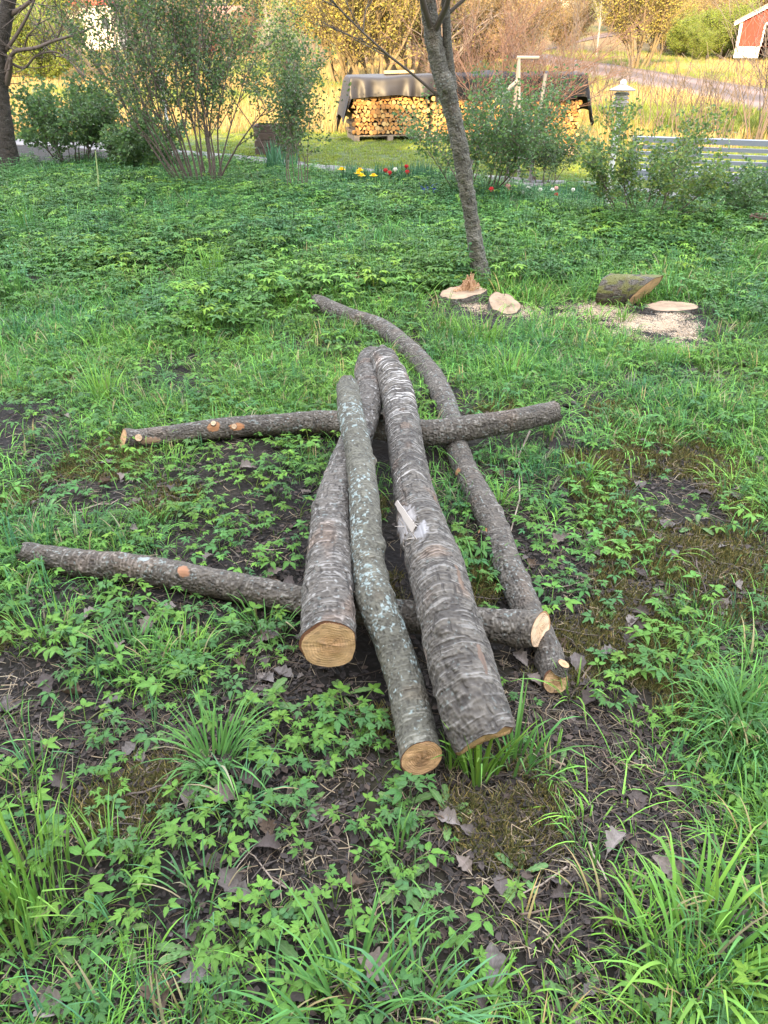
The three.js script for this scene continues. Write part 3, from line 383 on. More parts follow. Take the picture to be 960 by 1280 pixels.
// prominent tufts, one object each: [px, py of the base, blades, height, spread, lean, width, colour]
const TUFTS = [
  [40, 1120, 70, .34, .09, .45, .0062, 2, 'tall upright grass tuft with bright blades'], [10, 1180, 40, .3, .07, .5, .006, 2, 'upright bright grass tuft beside a taller one'],
  [270, 955, 90, .22, .05, 1.7, .006, 1, 'spreading grass tuft arching over on littered soil'], [300, 1005, 40, .16, .05, 1.8, .005, 3, 'low grey green grass tuft arching over dead leaves'],
  [935, 925, 120, .26, .07, 1.7, .0065, 1, 'thick arching clump of blue green grass on bare ground'], [900, 900, 50, .2, .06, 1.6, .006, 1, 'small arching grass clump touching the thick blue green clump'],
  [440, 1262, 70, .24, .09, 1.6, .0075, 1, 'broad bladed grass tuft sprawling over leaf litter'], [520, 1275, 40, .2, .08, 1.5, .007, 3, 'grey green grass tuft sprawling beside a broad bladed one'],
  [880, 1205, 60, .26, .12, 1.3, .011, 2, 'broad bladed bright grass clump over ground elder'], [930, 1150, 40, .24, .08, 1.3, .009, 1, 'arching grass clump behind the broad bladed bright clump'],
  [598, 972, 34, .22, .04, .8, .009, 2, 'broad grass blades growing in front of the thickest log'], [645, 962, 26, .24, .04, 1.2, .009, 1, 'grass blades leaning out beside the end of the thickest log'], [566, 958, 14, .18, .02, .6, .007, 2, 'few upright blades between two log ends'],
  [715, 868, 14, .2, .03, 1.5, .007, 2, 'few long blades at the sawn end of the winding branch'], [330, 790, 60, .15, .07, 1.5, .006, 1, 'grass tuft in front of the thin cross log'], [160, 830, 90, .14, .1, 1.4, .005, 1, 'wide low grass tuft on the left lawn'], [230, 820, 60, .14, .08, 1.4, .005, 2, 'low bright grass tuft in front of the cross log'],
  [35, 300, 90, .42, .14, .4, .007, 1, 'tall dense grass tuft by the left shrubs'], [15, 375, 70, .34, .12, .5, .007, 1, 'dense grass tuft in front of the tallest left tuft'], [265, 350, 70, .3, .12, .6, .007, 2, 'upright bright grass tuft among ground elder'], [260, 415, 70, .24, .12, .8, .006, 2, 'bright grass tuft behind the branch pile'],
  [130, 500, 70, .2, .1, .9, .006, 2, 'bright grass tuft behind the knotted cross log'], [600, 430, 110, .26, .16, 1.0, .006, 2, 'large fresh grass tuft in front of the fresh stump'], [640, 470, 90, .22, .14, 1.2, .006, 2, 'fresh sprawling grass tuft above the cross log end'], [560, 415, 50, .2, .08, 1.0, .006, 0, 'grass tuft next to the large fresh tuft'],
  [470, 355, 60, .26, .1, .6, .007, 0, 'upright grass tuft behind the winding branch top'], [480, 310, 60, .28, .12, .6, .007, 1, 'grass tuft among ground elder near the tree'], [680, 330, 90, .34, .15, .8, .007, 0, 'long grass tuft beside the standing tree'], [650, 320, 60, .32, .1, .7, .007, 2, 'bright long grass tuft against the tree trunk'], [760, 345, 60, .3, .1, .9, .007, 0, 'grass tuft behind the short mossy log'],
  [780, 400, 40, .14, .06, 1.4, .006, 2, 'small tuft under the short mossy log'], [830, 455, 60, .16, .1, 1.4, .006, 0, 'low tuft beyond the sawdust patch'], [870, 510, 40, .16, .08, 1.3, .006, 2, 'small tuft on the bare ground to the right of the pile'], [730, 600, 50, .15, .09, 1.4, .006, 2, 'low sprawling tuft by the bare patch'], [625, 630, 26, .14, .04, 1.2, .007, 2, 'short grass tuft between log and winding branch'], [600, 720, 30, .15, .05, 1.4, .006, 1, 'grass tuft in the gap beside the thickest log'], [470, 610, 20, .12, .03, 1.2, .006, 1, 'shaded grass in the gap between two logs'], [90, 560, 50, .14, .08, 1.4, .005, 1, 'low tuft beside the knotted cross log end'], [215, 590, 60, .13, .09, 1.4, .005, 0, 'low grass tuft between the two cross logs'], [60, 800, 50, .14, .09, 1.4, .005, 0, 'low tuft below the thin cross log tip'], [130, 430, 60, .2, .1, 1, .006, 0, 'grass tuft at the edge of the ground elder'], [340, 470, 60, .16, .1, 1.3, .006, 0, 'low grass tuft behind the knotted cross log'], [140, 1090, 40, .16, .06, 1.4, .005, 0, 'low tuft by the tall upright grass'], [250, 1120, 36, .13, .07, 1.5, .0045, 3, 'thin low grass among dead leaves'], [500, 1075, 30, .13, .05, 1.4, .005, 1, 'thin grass tuft in front of the lichen log'], [180, 300, 60, .25, .12, .7, .006, 0, 'grass tuft in the ground elder by the left shrub'], [930, 330, 60, .3, .12, .8, .007, 0, 'long grass tuft at the garden edge'], [840, 300, 50, .3, .1, .6, .007, 2, 'bright grass tuft in front of the right bush'] ];
TUFTS.forEach(([x, y, n, h, sp, le, w, ci, label], k) => { const p = pt(x, y); const m = mesh('grass_tuft', tuftG(900 + k, n, h, sp, le, w, ci), grassMat); m.position.copy(p); tag(m, label, 'grass tuft'); });
// loose grass everywhere
{
  const f = rngOf(77), protos = [tuftG(501, 14, .1, .05, 1.3, .0042, 0, 5), tuftG(502, 12, .12, .05, 1.4, .0048, 1, 5), tuftG(503, 16, .085, .06, 1.5, .0036, 2, 5), tuftG(504, 10, .13, .04, 1.0, .0045, 3, 5), tuftG(505, 12, .12, .07, 2.3, .0034, 1, 6), tuftG(506, 12, .15, .08, 2.6, .004, 2, 6)], lists = [[], [], [], [], [], []], big = [[], [], [], [], []], bigG = big.map((_, i) => patchOf(protos, 5, .13, 610 + i));
  for (let k = 0; k < 56000; k++) { const d = .35 + 13 * Math.pow(f(), .98), x = rr(-1, 1, f) * (.55 * d + .7); if (pathSide(x, d) < .55 || inLog(x, d, .02)) continue; const b = bare(x, d), clump = noise(x * 1.7 + 3, d * 1.7, 4), far = sst(4, 7, d); if (f() > clamp(.5 + .75 * clump) * (1 - .98 * b) * (1 - .3 * far)) continue; if (d > 2.6) { if (f() < .25) big[Math.floor(f() * 5)].push(mat4(V(x, gh(x, d), -d), rr(0, 6.28, f), rr(.7, 1.2, f) * (1 + .8 * far))); continue; } const i = Math.floor(f() * 6); lists[i].push(mat4(V(x, gh(x, d), -d), rr(0, 6.28, f), rr(.6, 1.25, f))); }
  big.forEach((l, i) => stuff('loose_grass', bigG[i], grassMat, l, 'loose grass among the ground elder further back', 'grass', patchy(l))); lists.forEach((l, i) => stuff('loose_grass', protos[i], grassMat, l, 'loose low grass between the garden weeds', 'grass', patchy(l)));
}
// ground elder: the nearest 300 one by one, the rest as one carpet
{
  const f = rngOf(404), spots = [];
  for (let k = 0; k < 120000 && spots.length < 19500; k++) { const d = .4 + 13.6 * Math.pow(f(), .68), x = rr(-1, 1, f) * (.56 * d + .8); if (pathSide(x, d) < .6 || inLog(x, d, .03)) continue; const far = sst(3.6, 6.5, d), b = bare(x, d), n = .5 + .6 * noise(x * 2.4, d * 2.4, 12); if (f() > clamp(lerp(.47 + .42 * n, .62 + .4 * n, far) * (1 - 1.05 * b * (1 - .2 * far)))) continue; if (d > 4.7 && d < 6 && x > .7 && x < 2.5 && f() < .72) continue; spots.push([d, x]); }
  spots.sort((a, b) => a[0] - b[0]); const near = spots.filter(([d, x]) => inView(x, d, .05) && d > .62).slice(0, 300), set = new Set(near), first = new Set();
  for (const s of near) { const [d, x] = s, i = Math.floor(f() * 12), o = lowElder[i].clone(); o.name = numbered('ground_elder'); o.position.set(x, gh(x, d), -d); o.rotation.y = rr(0, 6.28, f); o.scale.setScalar(rr(.5, 1.0, f)); tag(o, 'small ground elder plant with toothed green leaflets on dark soil', 'plant', 'ground elder plants around the log pile'); scene.add(o); }
  const lg = lowElder.map(mergedOf), t0 = tallElder.map(mergedOf), tg = t0.map((_, i) => patchOf(t0, 5, .2, 640 + i)), ll = lg.map(() => []), tl = tg.map(() => []);
  for (const s of spots) { if (set.has(s)) continue; const [d, x] = s, far = sst(4.8, 7.4, d + 1.0 * noise(x * .8, d * .8, 3)); if (f() < far) { if (f() < .3) tl[Math.floor(f() * 15)].push(mat4(V(x, gh(x, d), -d), rr(0, 6.28, f), rr(.65, 1.25, f) * (1 + .25 * noise(x * .9, d * .9, 17)))); } else ll[Math.floor(f() * 12)].push(mat4(V(x, gh(x, d), -d), rr(0, 6.28, f), rr(.5, .95, f))); }
  ll.forEach((l, i) => l.length && stuff('ground_elder_carpet', lg[i], leafMat, l, 'low ground elder spread over the garden floor', 'ground cover', patchy(l))); tl.forEach((l, i) => l.length && stuff('ground_elder_carpet', tg[i], leafMat, l, 'dense tall ground elder in front of the shrubs', 'ground cover', patchy(l)));
}
// dandelion rosettes and other broad single leaves
{
  const f = rngOf(61), protos = [];
  for (let k = 0; k < 5; k++) { const t = new THREE.Group(); t.name = 'dandelion'; for (let j = 0; j < 5 + k % 3; j++) { const g = new Geo(), a = j * 1.3 + rr(-.4, .4, f), L = rr(.07, .14, f), c = tint([.11, .22, .06], f, .15), n = 12, dir = V(Math.cos(a), rr(.25, .7, f), Math.sin(a)).normalize(), sd = V(-Math.sin(a), 0, Math.cos(a)); let pr = null; for (let s = 0; s <= n; s++) { const u = s / n, w = (.006 + .032 * Math.pow(u, 1.2) * (1 - Math.pow(u, 5)) * (s % 2 ? 1.1 : .72)) * L / .1 * .5, p = V(0, 0, 0).addScaledVector(dir, L * u); p.y -= .6 * L * u * u * dir.y; p.y = Math.max(.004, p.y); const ids = [g.v(p.x - sd.x * w, p.y + w * .3, p.z - sd.z * w, .2, u, c), g.v(p.x, p.y, p.z, .5, u, [c[0] * 1.3, c[1] * 1.1, c[2] * 1.4]), g.v(p.x + sd.x * w, p.y + w * .3, p.z + sd.z * w, .8, u, c)]; if (pr) { g.q(pr[0], pr[1], ids[1], ids[0]); g.q(pr[1], pr[2], ids[2], ids[1]); } pr = ids; } const m = new THREE.Mesh(g.done(), leafMat); m.name = 'leaf'; m.castShadow = m.receiveShadow = true; t.add(m); } protos.push(t); }
  const P = [[215, 935], [255, 965], [245, 1190], [150, 1165], [330, 1165], [700, 960], [650, 1095], [500, 1110], [770, 520], [820, 545], [880, 600], [690, 640], [800, 650], [740, 690], [870, 660], [300, 545], [230, 640], [430, 870], [460, 900], [330, 880], [890, 1180], [720, 1250], [60, 1180], [500, 1010], [840, 760], [760, 780], [910, 780], [560, 1020], [130, 780], [60, 640], [380, 1010], [690, 430], [860, 470]];
  P.forEach(([x, y], k) => { const p = pt(x, y), o = protos[k % 5].clone(); o.name = numbered('dandelion'); o.position.copy(p); o.rotation.y = k * 1.7; o.scale.setScalar(.55 + .08 * (k % 5)); tag(o, 'flat rosette of long toothed leaves pressed close to the ground', 'plant', 'leafy rosettes on the garden floor'); scene.add(o); });
}
// dead oak leaves, twigs, straw, moss, crumbs
{
  const f = rngOf(815), protos = [], cols = [[.1, .078, .07], [.17, .14, .128], [.075, .056, .05], [.23, .19, .172], [.055, .04, .036], [.12, .083, .06]];
  for (let k = 0; k < 10; k++) {
    const g = new Geo(), L = .075, n = 20, c = tint(cols[k % 6], f, .15), cu = rr(-1.3, 1.3, f), cv = rr(.5, 2.4, f), ids = []; for (let s = 0; s <= n; s++) { const t = s / n, lobe = .84 + .16 * Math.cos(t * (3.6 + .2 * (k % 3)) * 2 * Math.PI + 2.6), env = Math.sin(Math.PI * Math.pow(t, 1.15)) * .36, w = s === 0 || s === n ? .0015 : L * env * lobe * rr(.85, 1.1, f), yy = L * .22 * cu * Math.sin(t * 3.14) + .004 * f(); ids.push([[-1, 1], [-.5, .55], [0, 0], [.5, .55], [1, 1]].map(([sx, q]) => g.v(L * (t - .5), .008 + yy + cv * Math.abs(w) * q * q * .7 + rr(-.001, .001, f), sx * w, .5 + sx * .45, t, c))); if (s) for (let j = 0; j < 4; j++) g.q(ids[s - 1][j], ids[s - 1][j + 1], ids[s][j + 1], ids[s][j]); }
    g.tube([V(-L * .5, .008, 0), V(-L * .72, .006, .004)], [.0012, .0008], 4, c); protos.push(g.done());
  }
  const dm = mater({ vertexColors: true, map: veinTex, side: THREE.DoubleSide, roughness: .75 });
  const put = (x, d, s, k) => { const m = mesh('dead_leaf', protos[k % 10], dm); m.position.set(x, gh(x, d) + rr(0, .012, f), -d); m.rotation.set(rr(-.35, .35, f), rr(0, 6.28, f), rr(-.35, .35, f)); m.scale.setScalar(s); tag(m, 'dry brown curled leaf fallen on the garden soil', 'dead leaf', 'dead leaves scattered over the soil'); };
  let k = 0; for (const [x, y] of [[10, 890], [155, 600], [215, 615], [10, 610], [60, 860], [90, 870], [330, 830], [165, 940], [140, 980], [240, 1000], [290, 960], [275, 1000], [315, 985], [400, 1020], [415, 960], [335, 1040], [290, 1105], [300, 1120], [265, 1080], [215, 770], [235, 790], [190, 790], [175, 770], [860, 800], [785, 805], [770, 1160], [625, 1110], [615, 1215], [640, 1130], [560, 1030], [700, 1100], [830, 1090], [740, 880], [330, 1030], [240, 1170], [200, 1250], [380, 1245], [490, 1250], [40, 1250], [70, 1265], [110, 1270], [700, 680], [880, 625], [900, 760], [800, 720], [750, 640], [830, 660], [610, 560], [655, 600], [310, 590], [345, 560], [345, 720], [215, 520], [190, 500], [410, 640], [700, 810], [720, 835], [760, 820], [790, 790], [650, 830], [190, 1255], [470, 1210], [280, 1245], [300, 1215]]) { const p = pt(x, y); put(p.x, -p.z, rr(.75, 1.25, f), k++); }
  for (let z = 0; z < 3000 && k < 230; z++) { const d = rr(.6, 4.4, f), x = rr(-1, 1, f) * (.52 * d + .3); if (inLog(x, d, .01) || f() > .12 + 1.2 * bare(x, d)) continue; put(x, d, rr(.4, 1.0, f), k++); }
  // twigs
  const tm = [mater({ color: col(.16, .115, .085) }), mater({ color: col(.3, .24, .19) }), mater({ color: col(.11, .085, .07) })];
  const twig = (p, q, r, k, label) => { const a = V(0, .008, 0), b = q.clone().sub(p); b.y += .01; const pts = [0, .25, .5, .75, 1].map(t => a.clone().lerp(b, t).add(V(.05 * noise(t * 3, k) * b.length(), .012 * Math.abs(noise(t * 4, k + 5)), .05 * noise(t * 3, k + 9) * b.length()))); const m = mesh('twig', new Geo().tube(pts, pts.map((_, i) => r * (1 - .12 * i)), 6).done(), tm[k % 3]); m.position.copy(p); tag(m, label || 'thin bare twig lying on the garden soil', 'twig', label ? undefined : 'fallen twigs on the soil'); };
  twig(pt(660, 545), pt(630, 665), .005, 1, 'long pale stick on the grass beside the winding branch');
  [[[545, 1020], [575, 1045]], [[735, 1060], [755, 1105]], [[765, 1075], [850, 1065]], [[870, 1040], [890, 1055]], [[640, 760], [660, 805]], [[690, 790], [745, 800]], [[330, 1250], [470, 1225]], [[470, 1225], [530, 1250]], [[150, 1000], [210, 985]], [[725, 855], [755, 815]], [[700, 740], [740, 728]], [[860, 690], [920, 680]], [[650, 1150], [700, 1140]], [[600, 1120], [625, 1105]], [[870, 700], [880, 750]], [[330, 720], [370, 745]], [[330, 690], [360, 690]], [[640, 700], [660, 720]], [[830, 830], [900, 820]], [[100, 640], [150, 630]]].forEach(([a, b], k) => twig(pt(...a), pt(...b), rr(.0018, .0042, f), k));
  for (let z = 0; z < 60; z++) { const d = rr(.7, 4, f), x = rr(-1, 1, f) * .5 * d, a = rr(0, 6.28, f), l = rr(.05, .16, f); if (inLog(x, d, .03)) continue; twig(V(x, gh(x, d), -d), V(x + Math.cos(a) * l, gh(x + Math.cos(a) * l, d - Math.sin(a) * l), -d + Math.sin(a) * l), rr(.0012, .0028, f), z); }
  // straw, crumbs
  const strawG = [0, 1].map(s => { const g = new Geo(), ff = rngOf(30 + s); for (let j = 0; j < 7; j++) { const a = rr(0, 6.28, ff), l = rr(.02, .06, ff), x = rr(-.05, .05, ff), z = rr(-.05, .05, ff), y = rr(.002, .014, ff), c = tint(pick([[.2, .155, .1], [.11, .08, .055], [.26, .21, .14], [.06, .045, .033], [.07, .052, .04]], ff), ff, .2), w = rr(.0004, .0011, ff); const p = V(x, y, z), q = V(x + Math.cos(a) * l, y + rr(-.004, .01, ff), z + Math.sin(a) * l); g.tube([p, p.clone().lerp(q, .5).add(V(0, .006 * ff(), .005)), q], w, 3, c, false); } return g.done(); });
  const crumbG = [0, 1].map(s => { const g = new Geo(), ff = rngOf(40 + s); for (let j = 0; j < 8; j++) { const c = tint(pick([[.05, .038, .032], [.028, .021, .018], [.11, .088, .077], [.038, .028, .023], [.018, .014, .012], [.02, .016, .013]], ff), ff, .25), x = rr(-.06, .06, ff), z = rr(-.06, .06, ff), r = rr(.004, .013, ff), a = rr(0, 6.28, ff), t = rr(-.5, .5, ff), y = rr(.001, .009, ff); const ids = []; for (let m = 0; m < 5; m++) { const th = a + m * 1.257, q = r * rr(.55, 1.2, ff); ids.push(g.v(x + Math.cos(th) * q, y + Math.cos(th) * q * t + .3 * r, z + Math.sin(th) * q * .7, .5, .5, c)); } const m0 = g.v(x, y, z, .5, .5, c); for (let m = 0; m < 5; m++) g.t(m0, ids[(m + 1) % 5], ids[m]); } return g.done(); });
  const sl = [[], []], cl = [[], []], ml = [];
  for (let z = 0; z < 13000; z++) { const d = .35 + 6 * f() * f() + 1.2 * f(), x = rr(-1, 1, f) * (.54 * d + .5); if (f() > .3 + bare(x, d)) continue; (f() < .36 ? sl : cl)[z % 2].push(mat4(V(x, gh(x, d), -d), rr(0, 6.28, f), rr(.6, 1.4, f))); }
  sl.forEach((l, i) => stuff('straw_litter', strawG[i], dryMat, l, 'dry straw and stalks strewn over the soil', 'litter')); cl.forEach((l, i) => stuff('leaf_crumbs', crumbG[i], dryMat, l, 'crumbled brown leaf litter on the soil', 'litter'));
  // moss cushions
  const mg = new Geo(), fm = rngOf(9); for (let j = 0; j < 34; j++) { const a = rr(0, 6.28, fm), r = .024 * Math.sqrt(fm()), x = Math.cos(a) * r, z = Math.sin(a) * r, h = rr(.005, .024, fm), c = tint(pick([[.11, .115, .035], [.24, .22, .1], [.075, .08, .028], [.16, .15, .06]], fm), fm, .3), dx = rr(-.012, .012, fm), dz = rr(-.012, .012, fm); for (const o of [0, 1.57]) { const wx = Math.cos(o) * .0018, wz = Math.sin(o) * .0018; const A = mg.v(x - wx, 0, z - wz, 0, 0, c), B = mg.v(x + wx, 0, z + wz, 0, 0, c), D = mg.v(x + dx, h, z + dz, 0, 0, [c[0] * 1.4, c[1] * 1.3, c[2]]); mg.t(A, B, D); } }
  const mgeo = mg.done(); for (let z = 0; z < 16000; z++) { const d = .5 + 4 * f(), x = rr(-1, 1, f) * (.53 * d + .4), q = noise(x * 3.3 + 11, d * 3.3, 20) + .45 * bare(x, d); if (q < .52 || inLog(x, d, 0)) continue; ml.push(mat4(V(x, gh(x, d), -d), rr(0, 6.28, f), rr(.8, 1.6, f))); }
  stuff('moss', mgeo, dryMat, ml, 'yellow green moss cushions on the bare soil', 'moss');
  // sawdust and chips
  const chips = []; const ch = new Geo(); for (let j = 0; j < 34; j++) { const c = tint([.5, .38, .26], f, .3), x = rr(-.03, .03, f), z = rr(-.03, .03, f), y = rr(.001, .006, f), a = rr(0, 6.28, f), l = rr(.001, .004, f), w = rr(.0008, .0018, f), t = rr(-.4, .4, f), ca = Math.cos(a), sa = Math.sin(a); const q = (u, v) => ch.v(x + ca * u * l - sa * v * w, y + u * t * l + .003, z + sa * u * l + ca * v * w, 0, 0, c); ch.q(q(-1, -1), q(-1, 1), q(1, 1), q(1, -1)); }
  for (const [px, py, rx, ry, n] of [[715, 393, 58, 15, 800], [825, 406, 44, 22, 1000], [835, 428, 40, 10, 200], [665, 391, 34, 9, 400], [600, 384, 30, 7, 70], [780, 398, 60, 20, 420], [938, 635, 24, 18, 30], [640, 402, 50, 12, 40], [740, 430, 70, 20, 60]]) for (let z = 0; z < n; z++) { const a = rr(0, 6.28, f), q = Math.pow(f(), .7), p = pt(px + Math.cos(a) * rx * 1.15 * q, py + Math.sin(a) * ry * 1.15 * q); if (noise(p.x * 6, p.z * 6, 44) + .6 * noise(p.x * 17, p.z * 17, 45) < rr(-.5, .35, f)) continue; chips.push(mat4(p, rr(0, 6.28, f), rr(.6, 1.5, f))); }
  stuff('sawdust', ch.done(true), dryMat, chips, 'pale sawdust and wood chips strewn by the stumps', 'sawdust');
}
// ---------------------------------------------------------------- shrubs and trees
function leafQuad(g, p, f, s, c, dir) {
  const a = rr(0, 6.28, f), e = rr(-.7, .9, f), d = dir || V(Math.cos(a) * Math.cos(e), Math.sin(e), Math.sin(a) * Math.cos(e)), sd = V(rr(-1, 1, f), rr(-.4, .4, f), rr(-1, 1, f)).cross(d).normalize(), n = sd.clone().cross(d), cc = tint(c, f, .22), L = s * rr(.7, 1.25, f), w = L * .3;
  const P = (t, x, y) => g.v(p.x + d.x * L * t + sd.x * x + n.x * y, p.y + d.y * L * t + sd.y * x + n.y * y, p.z + d.z * L * t + sd.z * x + n.z * y, .5 + x, t, cc);
  const A = P(0, 0, 0), B = P(.45, -w, w * .3), D = P(.45, w, w * .3), T = P(1, 0, -.1 * L), M = P(.5, 0, 0); g.t(A, M, B); g.t(A, D, M); g.t(B, M, T); g.t(M, D, T);
}
function woody(o) { const all = [];                                             // o: seed, stems, height, spread, r, levels, kids, leaf, leafN, leafC, wob, up
  const f = rngOf(o.seed), gl = new Geo(); let gs = null;
  const grow = (p, dir, len, r, lv) => {
    const n = lv ? 4 : 7, pts = [p.clone()]; let d = dir.clone(), c = p.clone();
    for (let k = 1; k <= n; k++) {
      d.add(V(rr(-1, 1, f), rr(-.6, .6, f) + (o.up ?? .12) * (lv ? .6 : 1), rr(-1, 1, f)).multiplyScalar(o.wob ?? .22)).normalize(); c = c.clone().addScaledVector(d, len / n); if (c.y < .06) c.y = .06; pts.push(c);
      const t = k / n; if (lv < o.levels && t > (o.bareTo ?? .3) * (lv ? .4 : 1)) for (let q = 0; q < o.kids; q++) if (f() < .85) grow(c, d.clone().add(V(rr(-1, 1, f), rr(-.4, .8, f), rr(-1, 1, f)).multiplyScalar(o.fan ?? .95)).normalize(), len * rr(.28, .52, f), r * .42, lv + 1);
      if (o.leafN && lv >= (o.leafLv ?? 1)) for (let q = 0; q < o.leafN; q++) leafQuad(gl, c.clone().add(V(rr(-1, 1, f), rr(-1, 1, f), rr(-1, 1, f)).multiplyScalar(o.leafJ ?? .05)), f, o.leaf, pick(o.leafC, f));
    }
    gs.tube(pts, pts.map((_, k) => Math.max(o.rmin ?? .0012, r * (1 - .75 * k / n))), lv ? 4 : 7, null, false);
  };
  for (let s = 0; s < o.stems; s++) { const a = s / o.stems * 6.28 + rr(-.4, .4, f), le = o.spread * rr(.2, 1.1, f), q = (o.foot ?? .12) * Math.sqrt(f()), d = V(Math.cos(a) * le, 1, Math.sin(a) * le).add(o.lean || V(0, 0, 0)).normalize(); grow(V(Math.cos(a) * q, -.05, Math.sin(a) * q), d, o.height * rr(.75, 1.1, f), o.r * rr(.7, 1.1, f), 0, gs = new Geo()); all.push(gs.done()); }
  return [all, o.leafN ? gl.done() : null];
}
const stemM = [mater({ color: col(.11, .082, .066) }), mater({ color: col(.15, .115, .09) }), mater({ color: col(.15, .085, .06) }), mater({ color: col(.2, .15, .08) }), mater({ color: col(.3, .28, .25) })];
const foliM = new THREE.MeshPhysicalMaterial({ vertexColors: true, roughness: 1, transmission: .35, thickness: 0, side: THREE.DoubleSide });
function plant(name, label, cat, pos, o, sm, parts = ['stem', 'foliage'], group) { const [a, b] = woody(o), t = thing(name, label, cat, pos, group); for (const g of a) mesh(parts[0], g, sm, t); if (b) mesh(parts[1], b, foliM, t); return t; }
const SG = [[.06, .12, .026], [.05, .1, .026], [.08, .145, .028], [.045, .09, .03]], SGb = [[.085, .165, .045], [.1, .19, .04], [.075, .145, .055]], SGy = [[.15, .22, .04], [.13, .2, .035], [.17, .23, .035]];
const at = (x, y) => pt(x, y);
plant('leafy_shrub', 'tall many stemmed shrub with brown stems and small green leaves', 'shrub', at(250, 236), { seed: 3, stems: 23, height: 2.1, spread: .5, foot: .3, r: .016, levels: 2, kids: 2, leaf: 0.044, leafN: 2, leafC: SG, leafJ: .05, wob: .16, up: .25, bareTo: .42, leafLv: 1 }, stemM[0]);
plant('leafy_shrub', 'tall shrub arching above the left lamp, with small leaves', 'shrub', at(190, 205), { seed: 4, stems: 7, height: 2.4, spread: .55, foot: .3, r: .014, levels: 2, kids: 2, leaf: 0.042, leafN: 2, leafC: SG, leafJ: .06, wob: .17, up: .2, bareTo: .4 }, stemM[0]);
plant('leafy_shrub', 'small thin stemmed shrub leafing at the top beside the path', 'shrub', at(372, 246), { seed: 6, stems: 7, height: 1.1, spread: .4, foot: .14, r: .009, levels: 2, kids: 2, leaf: .042, leafN: 2, leafC: SG, leafJ: .06, wob: .2, up: .2, bareTo: .5 }, stemM[1]);
plant('leafy_shrub', 'dense dark leafed shrub in front of the stacked firewood end', 'shrub', at(355, 200), { seed: 7, stems: 7, height: 1.6, spread: .55, foot: .25, r: .014, levels: 2, kids: 3, leaf: .05, leafN: 2, leafC: SG, leafJ: .08, wob: .2, up: .1, bareTo: .45 }, stemM[0]);
plant('leafy_shrub', 'low rounded shrub with feathery green leaves by the dark trunk', 'shrub', at(95, 208), { seed: 8, stems: 16, height: 0.95, spread: .95, foot: .3, r: .012, levels: 2, kids: 2, leaf: .065, leafN: 2, leafC: SGb, leafJ: .07, wob: .2, up: .1, bareTo: .35 }, stemM[0]);
plant('leafy_shrub', 'low leafy shrub between the stone planter and the stemmy shrub', 'shrub', at(175, 215), { seed: 10, stems: 9, height: .6, spread: .9, foot: .3, r: .009, levels: 2, kids: 2, leaf: .06, leafN: 2, leafC: SGb, leafJ: .07, wob: .22, up: .1, bareTo: .2 }, stemM[0]);
plant('leafy_shrub', 'bushy green shrub behind the standing tree trunk', 'shrub', at(600, 252), { seed: 12, stems: 15, height: 1.0, spread: .75, foot: .28, r: .012, levels: 2, kids: 2, leaf: .042, leafN: 2, leafC: SGb, leafJ: .06, wob: .2, up: .12, bareTo: .3, lean: V(.32, 0, 0) }, stemM[1]);
plant('leafy_shrub', 'dense green shrub hiding the foot of the dark tarpaulin', 'shrub', at(680, 232), { seed: 13, stems: 10, height: 0.8, spread: .8, foot: .3, r: .011, levels: 2, kids: 2, leaf: .045, leafN: 2, leafC: SG, leafJ: .07, wob: .2, up: .1, bareTo: .3 }, stemM[0]);
plant('leafy_shrub', 'leafy shrub in front of the white bench and the lamp', 'shrub', at(800, 284), { seed: 15, stems: 12, height: 0.85, spread: .95, foot: .22, r: .010, levels: 2, kids: 2, leaf: .042, leafN: 2, leafC: [...SGb, ...SGy], leafJ: .05, wob: .17, up: .12, bareTo: .3 }, stemM[1]);
plant('leafy_shrub', 'leafy shrub at the garden edge in front of the bench end', 'shrub', at(955, 284), { seed: 17, stems: 6, height: 0.5, spread: .8, foot: .25, r: .010, levels: 2, kids: 2, leaf: .042, leafN: 2, leafC: SGb, leafJ: .06, wob: .2, up: .1, bareTo: .2 }, stemM[0]);
plant('leafy_shrub', 'low spreading shrub between the lamp and the bench corner', 'shrub', at(890, 262), { seed: 18, stems: 3, height: 0.35, spread: 1.3, foot: .25, r: .009, levels: 2, kids: 2, leaf: .04, leafN: 2, leafC: SGb, leafJ: .06, wob: .22, up: .05, bareTo: .2 }, stemM[0]);
